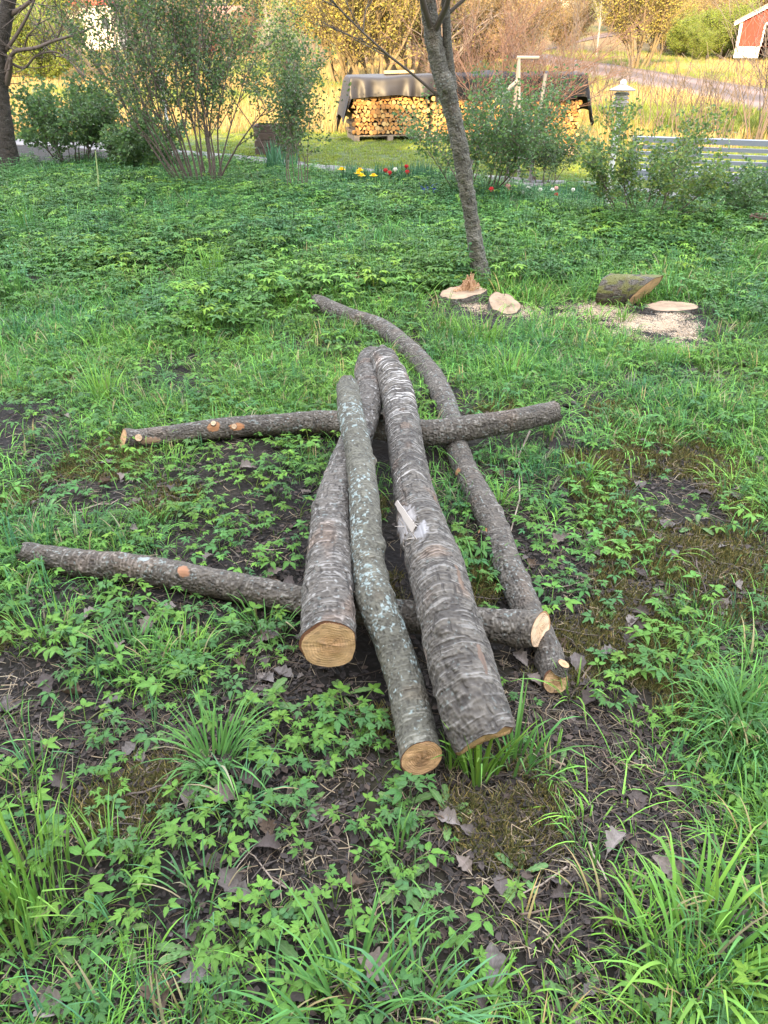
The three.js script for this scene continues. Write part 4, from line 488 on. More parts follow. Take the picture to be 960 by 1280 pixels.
// dark tree at the left edge
{
  const D = 12.6, P = [[5, 190, 30], [5, 165, 23], [2, 130, 19], [0, 95, 17], [0, 60, 17], [6, 25, 19], [12, -10, 18], [8, -90, 17]].map(([x, y, w]) => { const p = ptd(x, y, D); return [p, w * depthOf(p) / F / 2]; }); P[0][0].y = gh(P[0][0].x, D) - .05;
  const tr = makeLog('old_tree', 'dark rough trunk with bare crooked branches behind the low rounded shrub', P, { world: true, kind: 'dark', category: 'tree', barkName: 'trunk', seed: 81, ref: V(0, 0, -1), step: .03, sides: 32, rough: .012, oval: .12, noFoot: true }), base = tr.group.position, a = (x, y, d = D) => ptd(x, y, d).sub(base), f = rngOf(12);
  const B = [[[[6, 95], [13, 72], [20, 64], [45, 60], [65, 52], [95, 43], [118, 33]], .035], [[[8, 105], [13, 85], [14, 72]], .05], [[[5, 66], [22, 42], [38, 12], [50, -20]], .03], [[[12, 78], [30, 85], [45, 70], [70, 65], [85, 75], [105, 95]], .02], [[[10, 20], [30, 8], [60, -20]], .04], [[[55, 56], [70, 70], [80, 68]], .012], [[[30, 62], [35, 45], [48, 30], [52, 5]], .013], [[[70, 50], [78, 30], [70, 8]], .011], [[[90, 45], [110, 60], [130, 78], [150, 100]], .011]];
  const gt = new Geo(); for (const [pp, r] of B) { const pts = pp.map(([x, y], i) => a(x, y, D - .08 * i)), g = new Geo().tube(new THREE.CatmullRomCurve3(pts).getPoints(20), Array.from({ length: 21 }, (_, k) => r * (1 - .65 * k / 20)), 7); mesh('branch', g.done(), stemM[0], tr.group); for (let k = 0; k < 16; k++) { const p = pts[Math.floor(f() * pts.length)].clone(), d = V(rr(-1, 1, f), rr(-.7, 1, f), rr(-1, 1, f)).normalize(), l = rr(.15, .5, f); gt.tube([p, p.clone().addScaledVector(d, l * .5).add(V(0, .03, 0)), p.clone().addScaledVector(d, l).add(V(0, .09, .03))], [.007, .005, .002], 4); } } mesh('twigs', gt.done(), stemM[0], tr.group).userData.kind = 'stuff';
}
plant('sapling', 'slim bare sapling leaning above the stone planter', 'tree', at(172, 186), { seed: 22, stems: 2, height: 2.6, spread: .15, foot: .05, r: .03, levels: 2, kids: 1, leafN: 0, wob: .12, up: .1, lean: V(-.25, 0, 0) }, stemM[1], ['trunk']);
// red twigged bare bushes behind the firewood
[[600, 185], [650, 168], [690, 160]].forEach(([x, y], k) => { const p = k === 1 ? pt(635, 200) : pt(x, y); plant('bare_bush', 'bare bush of arching reddish twigs around the covered firewood', 'bush', p, { seed: 31 + k, stems: 8, height: 2.4, spread: .75, foot: .2, r: .02, levels: 2, kids: 3, leafN: 0, wob: .2, up: .02, rmin: .003, fan: 1.1 }, k === 2 ? stemM[1] : stemM[2], ['stem'], 'reddish bare bushes around the firewood'); });
plant('bare_tree', 'bare grey limbed tree behind the covered firewood', 'tree', pt(530, 150), { seed: 39, stems: 3, height: 3.2, spread: .3, foot: .1, r: .06, levels: 2, kids: 2, leafN: 0, wob: .2, up: .05, rmin: .004 }, stemM[1], ['trunk']);
// ---------------------------------------------------------------- firewood, pallets, tarpaulins
{
  const A = pt(440, 177), B = pt(722, 196), dir = B.clone().sub(A).setY(0).normalize(), ry = Math.atan2(-dir.z, dir.x), L = Math.hypot(B.x - A.x, B.z - A.z), f = rngOf(55), DEP = .95, TOP = .98;
  const endM = [[.5, .25, .075], [.54, .32, .11], [.43, .21, .06], [.58, .38, .15], [.36, .17, .05], [.48, .22, .065]].map(c => mater({ color: col(...c) })), barkM = mater({ color: col(.22, .15, .09) }), pal = mater({ color: col(.27, .21, .15) });
  const pieces = []; for (let k = 0; k < 6; k++) { const kind = k % 3, n = kind === 0 ? 9 : kind === 1 ? 3 : 4, pts = []; for (let j = 0; j < n; j++) { const th = j / n * 6.283 + rr(-.15, .15, f), r = (kind === 0 ? 1 : 1.08) * rr(.88, 1.08, f); pts.push(new THREE.Vector2(Math.cos(th) * r, Math.sin(th) * r)); } const g = new THREE.ExtrudeGeometry(new THREE.Shape(pts), { depth: 1, bevelEnabled: true, bevelSize: .08, bevelThickness: .01, bevelSegments: 1, curveSegments: 1 }); g.translate(0, 0, -1); pieces.push(g); }
  const local = (x, y, z) => V(x, y, z), n = 3, w = L / n;
  [0, 1, 2].forEach(s => {
    const o = V(A.x + dir.x * w * s, 0, A.z + dir.z * w * s); o.y = gh(o.x, -o.z);
    const lab = ['stack of split firewood under the brownish tarpaulin edge, furthest from the bench', 'middle stack of split firewood behind the standing tree trunk', 'stack of split firewood under the black tarpaulin behind the green shrubs'][s];
    const P = thing('wooden_pallet', ['weathered pallet under the firewood stack furthest from the bench', 'weathered pallet under the middle firewood stack', 'weathered pallet under the firewood stack with the black tarpaulin'][s], 'pallet', o); P.rotation.y = ry;
    for (let k = 0; k < 3; k++) mesh('block', new THREE.BoxGeometry(.12, .09, DEP), pal, P).position.set(.1 + k * (w - .25) / 2, .045, -DEP / 2); for (let k = 0; k < 5; k++) mesh('board', new THREE.BoxGeometry(w - .06, .022, .12), pal, P).position.set(w / 2, .103, -.07 - k * (DEP - .14) / 4);
    const T = thing('firewood_stack', lab, 'firewood', V(o.x, o.y + .115, o.z)); T.rotation.y = ry;
    const pitch = .09; let cnt = 0; for (let row = 0; row * pitch * .87 < TOP - .1; row++) for (let x = pitch / 2 + (row % 2) * pitch / 2; x < w - pitch * .35; x += pitch) { if (cnt++ > 290) break; const m = mesh('firewood', pieces[Math.floor(f() * 6)], [pick(endM, f), barkM], T), r = pitch * rr(.46, .6, f); m.position.set(x + rr(-.012, .012, f), .05 + row * pitch * .87 + rr(-.012, .012, f), rr(-.045, .02, f)); m.rotation.z = rr(0, 6.28, f); m.scale.set(r, r, DEP * rr(.88, .95, f)); }
  });
  // tarpaulins: draped over the top, hanging down in front, at the back and at the free end
  const drape = (name, label, x0, x1, front, m, leftEnd, rightEnd, seed, h0) => {
    const g = new Geo(), nx = 70, prof = [[-DEP - .08, -.55], [-DEP - .06, -.2], [-DEP - .04, -.02], [-DEP + .1, .05], [-DEP / 2, .09], [-.15, .06], [.02, .02], [.06, -front * .35], [.08, -front * .7], [.09, -front]], np = 40;
    const pc = new THREE.CatmullRomCurve3(prof.map(([z, y]) => V(0, y, z)), false, 'centripetal'), o = V(A.x, gh(A.x, -A.z), A.z), t = thing(name, label, 'tarpaulin', o); t.rotation.y = ry;
    for (let i = 0; i <= nx; i++) { const u = i / nx; let x = lerp(x0, x1, u); const e0 = leftEnd ? Math.max(0, (leftEnd - (x - x0)) / leftEnd) : 0, e1 = rightEnd ? Math.max(0, (rightEnd - (x1 - x)) / rightEnd) : 0, e = Math.max(e0, e1);
      for (let j = 0; j <= np; j++) { const v = j / np, p = pc.getPoint(v), hang = sst(.62, 1, v) + sst(.3, 0, v); let y = TOP + .16 + h0 + p.y - e * e * .0, xx = x; const fold = .035 * Math.sin(x * 13 + 4 * noise(x * 2, seed)) * hang + .012 * noise(x * 7, v * 5, seed); let z = p.z + fold; y += .035 * noise(x * 1.6, v * 3, seed + 3) * (1 - hang) - .06 * hang * (noise(x * 2.2, 1, seed) - .2);
        if (e > 0) { const dn = e * .75; y -= dn * (1 - .25 * hang); xx = (e0 > 0 ? x0 + leftEnd - .12 * e - (leftEnd - .0) * .12 * e : x1 - rightEnd + .12 * e + rightEnd * .25 * e); z = lerp(z, z - (z + DEP / 2) * .06 + .05 * Math.sin(v * 25), e); } g.v(xx, y, z, x, v); } }
    for (let i = 0; i < nx; i++) for (let j = 0; j < np; j++) g.q(i * (np + 1) + j, i * (np + 1) + j + 1, (i + 1) * (np + 1) + j + 1, (i + 1) * (np + 1) + j);
    mesh('sheet', g.done(), m, t); return t; };
  drape('tarpaulin', 'grey brown tarpaulin draped over the left firewood stacks', -.42, 2.0, .3, mater({ color: col(.022, .018, .017), roughness: .5, side: THREE.DoubleSide }), .4, 0, 3, 0);
  drape('tarpaulin', 'black plastic tarpaulin hanging over the firewood end near the lamp', 1.75, L + .5, .42, new THREE.MeshPhysicalMaterial({ color: col(.008, .0085, .011), roughness: .55, specularIntensity: .5, side: THREE.DoubleSide }), 0, .5, 8, .03);
  const pl = mesh('plank', new THREE.BoxGeometry(.62, .05, .16), mater({ color: col(.5, .36, .2) })); const q = A.clone().addScaledVector(dir, 1.0); pl.position.set(q.x, gh(q.x, -q.z) + TOP + .285, q.z - .35); pl.rotation.set(0, ry, .02); tag(pl, 'short pale plank lying on top of the tarpaulin', 'plank');
}
// pale wooden frame in front of the firewood
{
  const D = 14.2, o = ptd(660, 190, D); o.y = gh(o.x, D); const t = thing('pole_frame', 'pale frame of peeled poles standing before the black tarpaulin', 'frame', o), pm = mater({ color: col(.2, .185, .17) }), a = (x, y, d = D) => ptd(x, y, d).sub(o), gr = (x, d = D) => V(x, gh(o.x + x, d) - o.y - .02, -(d - D));
  const top1 = a(649, 73), top2 = a(676, 73);
  mesh('post', new Geo().tube([gr(top1.x - .04), top1], [.03, .026], 8).done(), pm, t); mesh('post', new Geo().tube([gr(top2.x + .02, D + .1), a(682, 92, D + .1)], [.032, .028], 8).done(), pm, t); mesh('crossbar', new Geo().tube([a(646, 72), a(674, 72)], [.026, .024], 8).done(), pm, t); mesh('brace', new Geo().tube([gr(top1.x - .75, D - .3), a(622, 123, D - .15), a(648, 100, D - .03)], [.038, .036, .03], 8).done(), pm, t); mesh('brace', new Geo().tube([a(649, 74), gr(top1.x + .1, D - .4)], [.022, .026], 8).done(), pm, t);
}
// ---------------------------------------------------------------- lamps, bench, planter and odds and ends
function lamp(label, p, H, cap, post) {
  const t = thing('garden_lamp', label, 'lamp', p), white = mater({ color: col(.72, .71, .68), roughness: .5 }), capM = mater({ color: cap, roughness: .5 });
  mesh('post', new Geo().tube([V(0, -.05, 0), V(0, H - .26, 0)], [.034, .03], 16).done(), white, t);
  const glass = mesh('globe', new THREE.CylinderGeometry(.062, .062, .15, 20), mater({ color: col(.8, .78, .7), roughness: .3 }), t); glass.position.y = H - .18;
  for (let k = 0; k < 4; k++) { const r = mesh('louvre', new THREE.LatheGeometry([[.06, .012], [.085, 0], [.088, .006], [.066, .022]].map(v => new THREE.Vector2(...v)), 24), capM, t); r.position.y = H - .25 + k * .038; }
  mesh('cap', new THREE.LatheGeometry([[.0, .07], [.03, .066], [.05, .05], [.09, .034], [.138, .012], [.14, .002], [.09, .012], [0, .016]].map(v => new THREE.Vector2(...v)), 28), capM, t).position.y = H - .095;
  mesh('finial', new THREE.SphereGeometry(.035, 16, 10), mater({ color: col(.75, .75, .75), roughness: .3 }), t).position.y = H - .02; mesh('collar', new THREE.CylinderGeometry(.05, .04, .05, 16), capM, t).position.y = H - .27; return t;
}
lamp('pale louvred garden lamp on a white post in front of the bench', (() => { const p = ptd(757, 262, 9.6); p.y = gh(p.x, 9.6); return p; })(), ptd(784, 101, 9.6).y - gh(ptd(757, 262, 9.6).x, 9.6), col(.3, .27, .23)); 
lamp('white post lamp with a dark green cap among the shrub stems', (() => { const p = ptd(212, 180, 15); p.y = gh(p.x, 15); return p; })(), 1.36, col(.06, .1, .08));
{ // white slatted bench, seen from behind
  const D = 13.0, a = ptd(790, 190, D), b = ptd(968, 200, 12.3), o = V((a.x + b.x) / 2, 0, (a.z + b.z) / 2); o.y = gh(o.x, -o.z); const W = Math.hypot(b.x - a.x, b.z - a.z), t = thing('garden_bench', 'white slatted garden bench behind the leafy shrubs', 'bench', o); t.rotation.y = Math.atan2(-(b.z - a.z), b.x - a.x);
  const wm = mater({ color: col(.24, .26, .3), roughness: .55 }), H = .92; const M = (x, y, z, sx, sy, sz, nm, rx = 0) => { const m = mesh(nm, new THREE.BoxGeometry(sx, sy, sz), wm, t); m.position.set(x, y, z); m.rotation.x = rx; return m; };  // white bench; the dark blue-grey puts its shade into the colour
  M(0, H, .28, W, .075, .05, 'top_rail', .18); for (let k = 0; k < 6; k++) M(0, H - .105 - k * .088, .265 - k * .016, W - .1, .052, .022, 'back_slat', .18); for (let k = 0; k < 5; k++) M(0, .43, .12 - k * .095, W - .1, .022, .075, 'seat_slat');
  for (const s of [-1, 1]) { M(s * (W / 2 - .04), .46, .24, .06, .96, .06, 'leg', .1); M(s * (W / 2 - .04), .3, -.3, .06, .62, .06, 'leg'); M(s * (W / 2 - .04), .63, -.05, .065, .04, .6, 'armrest'); M(s * (W / 2 - .04), .39, -.05, .04, .06, .5, 'side_rail'); } M(0, .39, .16, W - .1, .06, .03, 'apron');
  // green plastic tub beside it
  const p = ptd(950, 235, 12.1); const tub = thing('plastic_tub', 'teal plastic tub next to the bench end', 'tub', V(p.x + .3, gh(p.x + .3, 12.1), -12.1)); mesh('body', new THREE.LatheGeometry([[0, 0], [.2, 0], [.27, .72], [.285, .73], [.285, .75], [.25, .75], [.19, .03], [0, .03]].map(v => new THREE.Vector2(...v)), 28), mater({ color: col(.01, .2, .17), roughness: .4 }), tub); mesh('handle', new THREE.TorusGeometry(.25, .01, 8, 28, Math.PI), mater({ color: col(.02, .02, .02) }), tub).position.y = .74;
}
{ // stone planter
  const p = ptd(172, 172, 15.2); p.y = gh(p.x, 15.2); const t = thing('stone_planter', 'weathered grey stone planter behind the low leafy shrub', 'planter', p), m = mater({ color: col(.28, .25, .21) });
  mesh('body', new THREE.LatheGeometry([[0, 0], [.13, 0], [.14, .05], [.17, .3], [.165, .34], [.2, .36], [.2, .42], [.17, .42], [.15, .36], [0, .35]].map(v => new THREE.Vector2(...v)), 4), m, t).rotation.y = Math.PI / 4; mesh('soil', new THREE.CylinderGeometry(.14, .14, .02, 4), mater({ color: col(.06, .045, .035) }), t).position.y = .365;
  const q = ptd(345, 185, 15.6); q.y = gh(q.x, 15.6); const c = thing('wooden_crate', 'brown slatted wooden crate half hidden by the shrubs', 'crate', q), cm = mater({ color: col(.09, .065, .05) }); for (let k = 0; k < 4; k++) for (const s of [-1, 1]) { const z = mesh('slat', new THREE.BoxGeometry(.7, .1, .02), cm, c); z.position.set(0, .07 + k * .125, s * .25); const y = mesh('slat', new THREE.BoxGeometry(.02, .1, .48), cm, c); y.position.set(s * .34, .07 + k * .125, 0); } mesh('floor_board', new THREE.BoxGeometry(.66, .02, .47), cm, c).position.y = .02;
  const pq = pt(950, 296), pot = mesh('clay_pot', new THREE.LatheGeometry([[0, 0], [.09, 0], [.12, .16], [.14, .16], [.14, .2], [.12, .2], [.1, .14], [0, .13]].map(v => new THREE.Vector2(...v)), 28), mater({ color: col(.12, .06, .045) })); pot.position.copy(pq); tag(pot, 'brown clay pot at the foot of the garden edge shrub', 'pot');
}
// ---------------------------------------------------------------- flowers
{
  const f = rngOf(321), yel = mater({ color: col(.85, .6, .02), side: THREE.DoubleSide }), red = mater({ color: col(.55, .02, .03), side: THREE.DoubleSide }), blu = mater({ color: col(.07, .09, .55), side: THREE.DoubleSide }), wht = mater({ color: col(.8, .78, .7), side: THREE.DoubleSide }), pnk = mater({ color: col(.75, .4, .36), side: THREE.DoubleSide });
  const leaves = (n, h, c, w = .016) => blades(new Geo(), f, n, h, .05, .5, w, c, 5).done();
  const stem = h => new Geo().tube([V(0, 0, 0), V(.01, h * .5, 0), V(0, h, .01)], [.004, .0035, .003], 5).done(), stM = mater({ color: col(.08, .16, .05) });
  const petal = (len, wid, tilt, n, up) => { const g = new Geo(); for (let k = 0; k < n; k++) { const a = k / n * 6.28, d = V(Math.cos(a) * Math.sin(tilt), Math.cos(tilt), Math.sin(a) * Math.sin(tilt)), s = V(-Math.sin(a), 0, Math.cos(a)), o = V(Math.cos(a) * .006, up, Math.sin(a) * .006), P = (t, x, cup) => { const p = o.clone().addScaledVector(d, len * t).addScaledVector(s, x * wid).add(V(Math.cos(a) * cup, 0, Math.sin(a) * cup)); return g.v(p.x, p.y, p.z); }; const A = P(0, 0, 0), B = P(.5, -.5, .004), D = P(.5, .5, .004), T = P(1, 0, tilt < .5 ? -.012 : 0), M = P(.5, 0, .012); g.t(A, M, B); g.t(A, D, M); g.t(B, M, T); g.t(M, D, T); } return g.done(); };
  const flower = (name, label, cat, px, py, h, headM, head, nl, lc, group) => { const p = ptd(px, py, 0.001 + -pt(px, Math.min(py + 26, 262)).z); const q = V(p.x, gh(p.x, -p.z), p.z), t = thing(name, label, cat, q, group); const H = Math.max(.12, p.y - q.y); mesh('leaves', leaves(nl, H * .95, lc), grassMat, t); mesh('stem', stem(H), stM, t); head(t, H, headM); };
  const daff = (t, H, m) => { mesh('petals', petal(.055, .05, 1.2, 6, H), m, t).rotation.x = 0; const c = mesh('trumpet', new THREE.CylinderGeometry(.024, .014, .035, 12, 1, true), mater({ color: col(.85, .5, .01), side: THREE.DoubleSide }), t); c.position.y = H + .02; }, tul = (t, H, m) => mesh('petals', petal(.062, .05, .38, 6, H), m, t);
  for (const [x, y] of [[427, 213], [448, 218], [452, 221], [467, 221], [450, 214]]) flower('daffodil', 'yellow daffodil in flower beside the paved path', 'flower', x, y, .3, yel, daff, 9, [.05, .14, .07], 'yellow daffodils by the path');
  for (const [x, y] of [[482, 216], [487, 219], [508, 211], [509, 218], [614, 240], [695, 246]]) flower('tulip', 'red tulip in flower beside the paved path', 'flower', x, y, .3, red, tul, 6, [.07, .17, .09], 'red tulips by the path');
  for (const [x, y] of [[494, 215], [652, 244], [660, 238], [675, 240], [690, 240], [716, 240]]) flower('tulip', 'whitish tulip in flower among the other tulips', 'flower', x, y, .3, x > 690 ? wht : wht, tul, 6, [.07, .17, .09], 'white tulips by the path');
  for (const [x, y] of [[635, 236], [637, 242], [695, 238]]) flower('tulip', 'orange pink tulip in flower beneath the green shrub', 'flower', x, y, .3, pnk, tul, 6, [.07, .17, .09], 'orange pink tulips by the shrub');
  for (let k = 0; k < 10; k++) { const x = 524 + k * 2.6, y = 240 + (k * 7 % 5) * 1.8, p = pt(x, y + 6), t = thing('grape_hyacinth', 'small blue flower spike in the clump beside the daffodils', 'flower', p, 'blue flower clump'); mesh('stem', stem(.13), stM, t); mesh('leaves', leaves(5, .14, [.06, .14, .06], .006), grassMat, t); const g = new Geo(); for (let j = 0; j < 30; j++) { const a = j * 2.4, r = .016 * (1 - j / 42), y2 = .1 + j * .0022; leafQuad(g, V(Math.cos(a) * r, y2, Math.sin(a) * r), f, .016, [1, 1, 1]); } mesh('florets', g.done(), blu, t); }
  const lp = leaves(16, .3, [.055, .14, .07]), pos = []; for (let k = 0; k < 90; k++) { const x = rr(430, 560, f), p = pt(x, rr(228, 240, f)); pos.push(mat4(p, rr(0, 6, f), rr(.7, 1.1, f))); } for (let k = 0; k < 90; k++) pos.push(mat4(pt(rr(600, 745, f), rr(250, 262, f)), rr(0, 6, f), rr(.6, 1, f))); for (let k = 0; k < 14; k++) pos.push(mat4(pt(rr(335, 370, f), rr(208, 220, f)), rr(0, 6, f), rr(1.1, 1.6, f))); stuff('bulb_leaves', lp, grassMat, pos, 'strap leaves of spring bulbs along the path', 'ground cover');
}
// ---------------------------------------------------------------- lawn, meadow
{
  const f = rngOf(700), g1 = blades(new Geo(), f, 22, .05, .09, .9, .006, [.17, .23, .03], 3).done(), g2 = blades(new Geo(), f, 26, .045, .1, 1, .006, [.2, .25, .03], 3).done(), l = [[], []];
  for (let k = 0; k < 18000; k++) { const d = rr(8.5, 21, f), x = rr(-1, 1, f) * (.52 * d + 1); if (pathSide(x, d) > -.52 && !(x > 2.4 && pathSide(x, d) > .5 && d > 8.2)) continue; if (pathSide(x, d) > 0 && f() < .3) continue; l[k % 2].push(mat4(V(x, gh(x, d), -d), rr(0, 6.3, f), rr(.7, 1.3, f))); } l.forEach((q, i) => stuff('lawn_grass', [g1, g2][i], grassMat, q, 'short mown grass of the lawn past the path', 'grass'));
  const d1 = blades(new Geo(), f, 26, .4, .25, .9, .02, [.36, .26, .1], 3).done(), d2 = blades(new Geo(), f, 26, .3, .25, 1, .02, [.16, .2, .04], 3).done(), m = [[], []];
  for (let k = 0; k < 18000; k++) { const d = 19 + 75 * Math.pow(f(), 1.3), x = rr(-1, 1, f) * (.5 * d + 3), n = noise(x * .12, d * .12, 3) + .4 * noise(x * .5, d * .5, 5); const pr = pix(V(x, gh(x, d), -d)); const onRoad = pr[0] > 620 && pr[1] < 165 && (() => { const t = (pr[0] - 640) / 420; const lo = 74 + 91 * t, hi = 66 + 62 * t; return pr[1] > hi - 2 && pr[1] < lo + 2; })(); if (onRoad || d < 19 + 4 * f()) continue; m[n + rr(-.3, .3, f) > .12 ? 1 : 0].push(mat4(V(x, gh(x, d), -d), rr(0, 6.3, f), rr(.5, 1.2, f))); } m.forEach((q, i) => stuff('meadow_grass', [d1, d2][i], grassMat, q, ['dry straw coloured grass of the meadow', 'green spring grass in the meadow'][i], 'grass'));
}
// ---------------------------------------------------------------- barn, cottages
{
  const D = 78, a = ptd(917, 71.5, D), t = thing('barn', 'red wooden barn with white corner boards and a dark open doorway', 'barn', V(a.x, a.y - .05, a.z)), W = 11, EV = 2.75, RG = 5.6, DP = 14, _ = t.rotation.y = -.5, red = mater({ color: col(.3, .042, .026) }), wh = mater({ color: col(.75, .73, .68) });
  const sh = new THREE.Shape([[0, .85], [W, .85], [W, EV], [W / 2, RG], [0, EV]].map(p => new THREE.Vector2(...p))), ho = new THREE.Path([[2.05, .86], [6.2, .86], [6.2, 2.45], [2.05, 2.45]].map(p => new THREE.Vector2(...p))); sh.holes.push(ho); const wg = new THREE.ExtrudeGeometry(sh, { depth: .15, bevelEnabled: false }); mesh('wall', wg, red, t).position.z = -.15; 
  mesh('wall', new THREE.BoxGeometry(.15, EV - .85, DP), red, t).position.set(.075, (EV + .85) / 2, -DP / 2 - .15); mesh('wall', new THREE.BoxGeometry(.15, EV, DP), red, t).position.set(W - .075, EV / 2, -DP / 2 - .15); mesh('wall', new THREE.BoxGeometry(W, EV, .15), red, t).position.set(W / 2, EV / 2, -DP - .25);
  mesh('foundation', new THREE.BoxGeometry(1.98, .85, .2), wh, t).position.set(.98, .42, -.08); mesh('foundation', new THREE.BoxGeometry(4.8, .85, .2), wh, t).position.set(8.6, .42, -.08); mesh('foundation', new THREE.BoxGeometry(.2, .85, DP), wh, t).position.set(.09, .42, -DP / 2 - .2); mesh('corner_board', new THREE.BoxGeometry(.22, EV - .85, .06), wh, t).position.set(.1, (EV + .85) / 2, .035);
  for (const [cx, w, h] of [[2.0, .12, 1.6], [6.26, .12, 1.6]]) mesh('door_frame', new THREE.BoxGeometry(w, h, .05), wh, t).position.set(cx, 1.66, .03); mesh('door_frame', new THREE.BoxGeometry(4.4, .12, .05), wh, t).position.set(4.13, 2.52, .03);
  const sl = Math.atan2(RG - EV, W / 2), ln = Math.hypot(RG - EV, W / 2) + .5, roofM = mater({ color: col(.3, .26, .23) }); for (const s of [-1, 1]) { const r = mesh('roof', new THREE.BoxGeometry(ln, .12, DP + .9), roofM, t); r.rotation.z = -s * sl; r.position.set(W / 2 + s * Math.cos(sl) * ln / 2, RG + .12 - Math.sin(sl) * ln / 2, -DP / 2); const bb = mesh('barge_board', new THREE.BoxGeometry(ln, .26, .06), wh, t); bb.rotation.z = -s * sl; bb.position.set(W / 2 + s * Math.cos(sl) * ln / 2, RG - .02 - Math.sin(sl) * ln / 2, .32); }
  for (let k = 0; k < 26; k++) { const x = .3 + k * .42; if (x > 1.9 && x < 6.4) continue; const h = Math.min(x, W - x) / (W / 2) * (RG - EV) + EV - .9; mesh('batten', new THREE.BoxGeometry(.06, h, .03), red, t).position.set(x, .86 + h / 2, .016); }
  const cot = (name, label, px, py, d, w, ev, rg, wallC, roofC, ry) => { const p = ptd(px, py, d); p.y = gh(p.x, d) - .2; const t = thing(name, label, 'house', p); t.rotation.y = ry; const s = new THREE.Shape([[-2.5, 0], [2.5, 0], [2.5, ev], [0, rg], [-2.5, ev]].map(q => new THREE.Vector2(...q))), g = new THREE.ExtrudeGeometry(s, { depth: w, bevelEnabled: false }); g.translate(0, 0, -w / 2); g.rotateY(Math.PI / 2); mesh('wall', g, mater({ color: wallC }), t); const a = Math.atan2(rg - ev, 2.5), l = Math.hypot(2.5, rg - ev) + .4; for (const k of [-1, 1]) { const r = mesh('roof', new THREE.BoxGeometry(w + .6, .12, l), mater({ color: roofC }), t); r.rotation.x = k * a; r.position.set(0, rg + .1 - Math.sin(a) * l / 2, k * Math.cos(a) * l / 2); } for (const k of [-.28, .28]) { const wi = mesh('window', new THREE.BoxGeometry(1, 1.2, .1), wh, t); wi.position.set(k * w, ev * .55, 2.53); mesh('pane', new THREE.BoxGeometry(.8, 1, .03), mater({ color: col(.05, .06, .07), roughness: .1 }), wi).position.z = .045; } };
  cot('cottage', 'white cottage with a bright red roof behind the trees', 122, 30, 100, 5.0, 4.3, 7.2, col(.72, .66, .55), col(.5, .07, .04), .1);
  cot('cottage', 'pale cottage glimpsed through the reddish bush twigs', 690, 22, 150, 6, 3.2, 5, col(.7, .66, .6), col(.3, .12, .08), 0);
  cot('shed', 'rust red shed glimpsed through the tall shrub leaves', 285, 60, 85, 4, 2.6, 4, col(.42, .13, .07), col(.25, .13, .1), -.2);
}
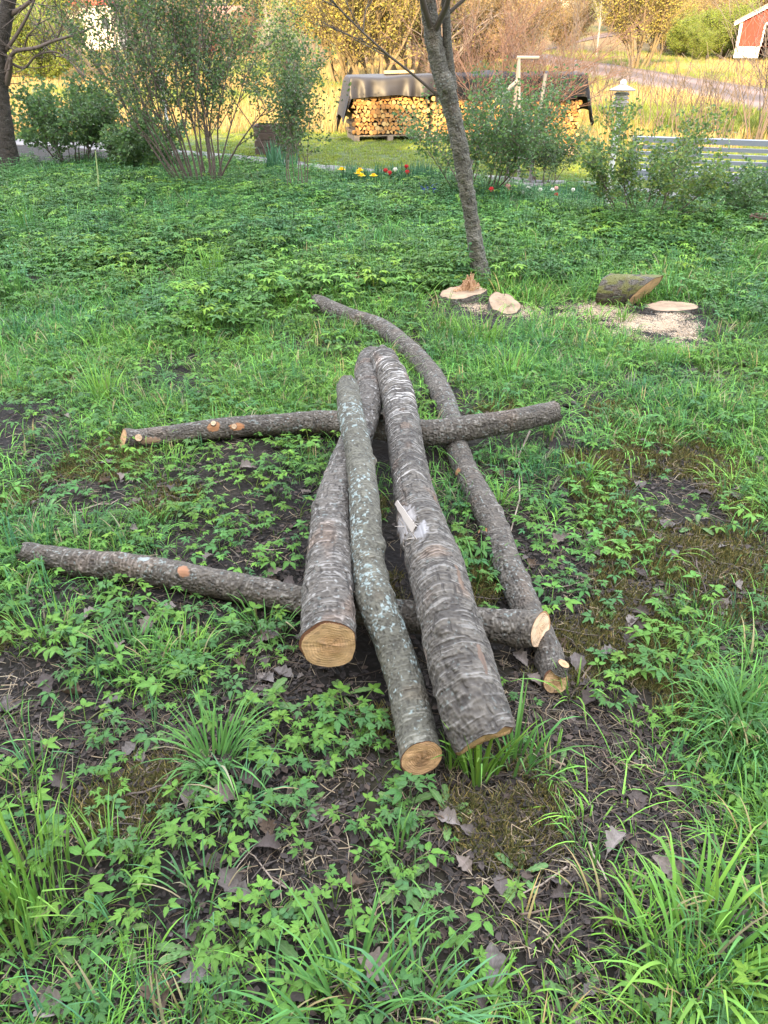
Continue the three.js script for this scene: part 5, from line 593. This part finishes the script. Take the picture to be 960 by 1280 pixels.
// ---------------------------------------------------------------- trees of the valley
{
  const YG = [[.18, .19, .03], [.22, .22, .03], [.15, .17, .03]], GO = [[.29, .24, .035], [.25, .22, .035], [.33, .28, .06]], BR = [[.2, .13, .05], [.24, .17, .06], [.17, .11, .05]], LI = [[.15, .21, .018], [.19, .24, .022]];
  const kinds = {
    willow: [['golden leafed willow with pale upright stems', { seed: 61, stems: 12, height: 6, spread: .45, foot: .5, r: .1, levels: 2, kids: 3, leaf: 0.13, leafN: 2, leafC: GO, leafJ: .3, wob: .15, up: .2, rmin: .012, bareTo: .15 }, stemM[3]], 'willow_tree'],
    birch: [['slender birch with a pale trunk and sparse leaves', { seed: 62, stems: 1, height: 11, spread: .06, foot: .05, r: .16, levels: 2, kids: 4, leaf: .16, leafN: 5, leafC: YG, leafJ: .4, wob: .08, up: .3, rmin: .015, bareTo: .25 }, stemM[4]], 'birch_tree'],
    lime: [['bright lime green leafing shrub', { seed: 63, stems: 9, height: 3.6, spread: .6, foot: .4, r: .06, levels: 2, kids: 3, leaf: .13, leafN: 5, leafC: LI, leafJ: .3, wob: .18, up: .1, rmin: .012, bareTo: .1 }, stemM[1]], 'lime_green_shrub'],
    brown: [['brownish budding thicket', { seed: 64, stems: 14, height: 4.6, spread: .5, foot: .8, r: .05, levels: 2, kids: 3, leaf: .17, leafN: 2, leafC: BR, leafJ: .3, wob: .15, up: .1, rmin: .014, bareTo: .05 }, stemM[3]], 'thicket'],
    oak: [['broad tree with yellow green new leaves', { seed: 65, stems: 3, height: 8, spread: .3, foot: .3, r: .2, levels: 2, kids: 4, leaf: .2, leafN: 6, leafC: [...YG, ...GO], leafJ: .55, wob: .18, up: .05, rmin: .016, bareTo: .2 }, stemM[1]], 'leafing_tree'],
  }, proto = {};
  const place = (kind, px, d, s, where, k) => { const [[base, o, m], name] = kinds[kind]; if (!proto[kind]) { const [a, b] = woody(o); proto[kind] = [a, b]; } const p = ptd(px, 100, d); p.y = gh(p.x, d) - .05; const t = thing(name, `${base} ${where}`, kind === 'lime' || kind === 'brown' ? 'shrub' : 'tree', p, `${name.replaceAll('_', ' ')}s ${where}`); for (const g of proto[kind][0]) mesh('trunk', g, m, t); mesh('crown', proto[kind][1], foliM, t); t.rotation.y = (px * 7.3 + d) % 6.28; t.scale.setScalar(s); };
  // beyond the meadow, left
  for (const [k, x, d, s] of [['lime', 30, 46, .75], ['lime', 66, 50, .8], ['lime', 55, 42, .6], ['brown', 10, 55, .9], ['brown', 60, 70, 1], ['oak', -20, 60, .8], ['birch', 45, 75, .9], ['oak', 190, 95, .9], ['brown', 235, 80, .7], ['oak', 250, 110, 1.1], ['oak', 320, 95, .9], ['brown', 300, 75, .6], ['birch', 340, 90, 1], ['oak', 380, 75, .8], ['oak', 160, 125, 1.1], ['oak', 20, 110, 1.2], ['oak', 230, 140, 1.3]]) place(k, x, d, s, 'past the meadow by the cottages');
  for (const [k, x, d, s] of [['willow', 430, 42, .85], ['willow', 465, 36, .8], ['willow', 510, 40, .85], ['birch', 486, 44, .7], ['oak', 400, 58, .8], ['oak', 450, 60, .9], ['oak', 520, 62, .9], ['brown', 560, 50, .8], ['brown', 600, 60, .9], ['oak', 560, 85, 1], ['oak', 480, 95, 1.1], ['oak', 420, 110, 1.2], ['brown', 640, 75, .9], ['oak', 620, 110, 1.1]]) place(k, x, d, s, 'behind the covered firewood');
  for (const [k, x, d, s] of [['willow', 795, 62, 1.05], ['birch', 742, 84, .9], ['brown', 700, 95, .8], ['oak', 720, 130, 1.1], ['oak', 660, 140, 1.1], ['brown', 760, 120, 1], ['birch', 800, 110, 1.1], ['birch', 812, 104, 1.1], ['birch', 850, 112, 1.2], ['birch', 862, 108, 1.1], ['birch', 838, 120, 1.2], ['lime', 895, 84, .85], ['lime', 845, 86, .7], ['brown', 870, 90, .8], ['brown', 830, 96, .9], ['brown', 880, 105, 1], ['willow', 820, 90, .7], ['brown', 850, 130, 1.2], ['oak', 770, 150, 1.2], ['oak', 820, 150, 1.2], ['brown', 900, 135, 1.1], ['oak', 870, 170, 1.2], ['brown', 935, 125, 1.1], ['lime', 870, 82, .5]]) place(k, x, d, s, 'between road and barn');
  // bare hedge along the ditch
  for (const [x, y] of [[835, 168], [855, 172], [875, 174], [893, 172], [812, 165], [760, 150], [780, 156], [742, 140], [905, 176]]) plant('bare_hedge_bush', 'thin bare stemmed bush on the ditch bank beyond the bench', 'bush', pt(x, y), { seed: 200 + x, stems: 9, height: 1.5, spread: .5, foot: .3, r: .016, levels: 1, kids: 1, leafN: 0, wob: .1, up: .15, rmin: .005 }, stemM[1], ['stem'], 'bare bushes on the ditch bank');
  for (const [x, y] of [[945, 182], [975, 180], [962, 172]]) plant('bare_hedge_bush', 'taller bare bush spreading beyond the bench end', 'bush', pt(x, y), { seed: 300 + x, stems: 12, height: 2.3, spread: .5, foot: .25, r: .018, levels: 2, kids: 1, leafN: 0, wob: .12, up: .15, rmin: .005 }, stemM[1], ['stem'], 'taller bare bushes beyond the bench');
}
for (const [x, y0, y1, l] of [[124, 252, 188, 'tall pale green stalk rising from the ground elder by the shrub'], [708, 318, 292, 'thin pale dry stalk leaning in the long grass behind the tree']]) { const p = pt(x, y0), q = ptd(x + (x > 500 ? 8 : -5), y1, -p.z).sub(p), m = mesh('plant_stalk', new Geo().tube([V(0, -.02, 0), q.clone().multiplyScalar(.5).add(V(.01, 0, 0)), q], [.011, .009, .005], 7).done(), mater({ color: col(.3, .36, .15) })); m.position.copy(p); tag(m, l, 'stalk'); }
renderer.render(scene, camera);
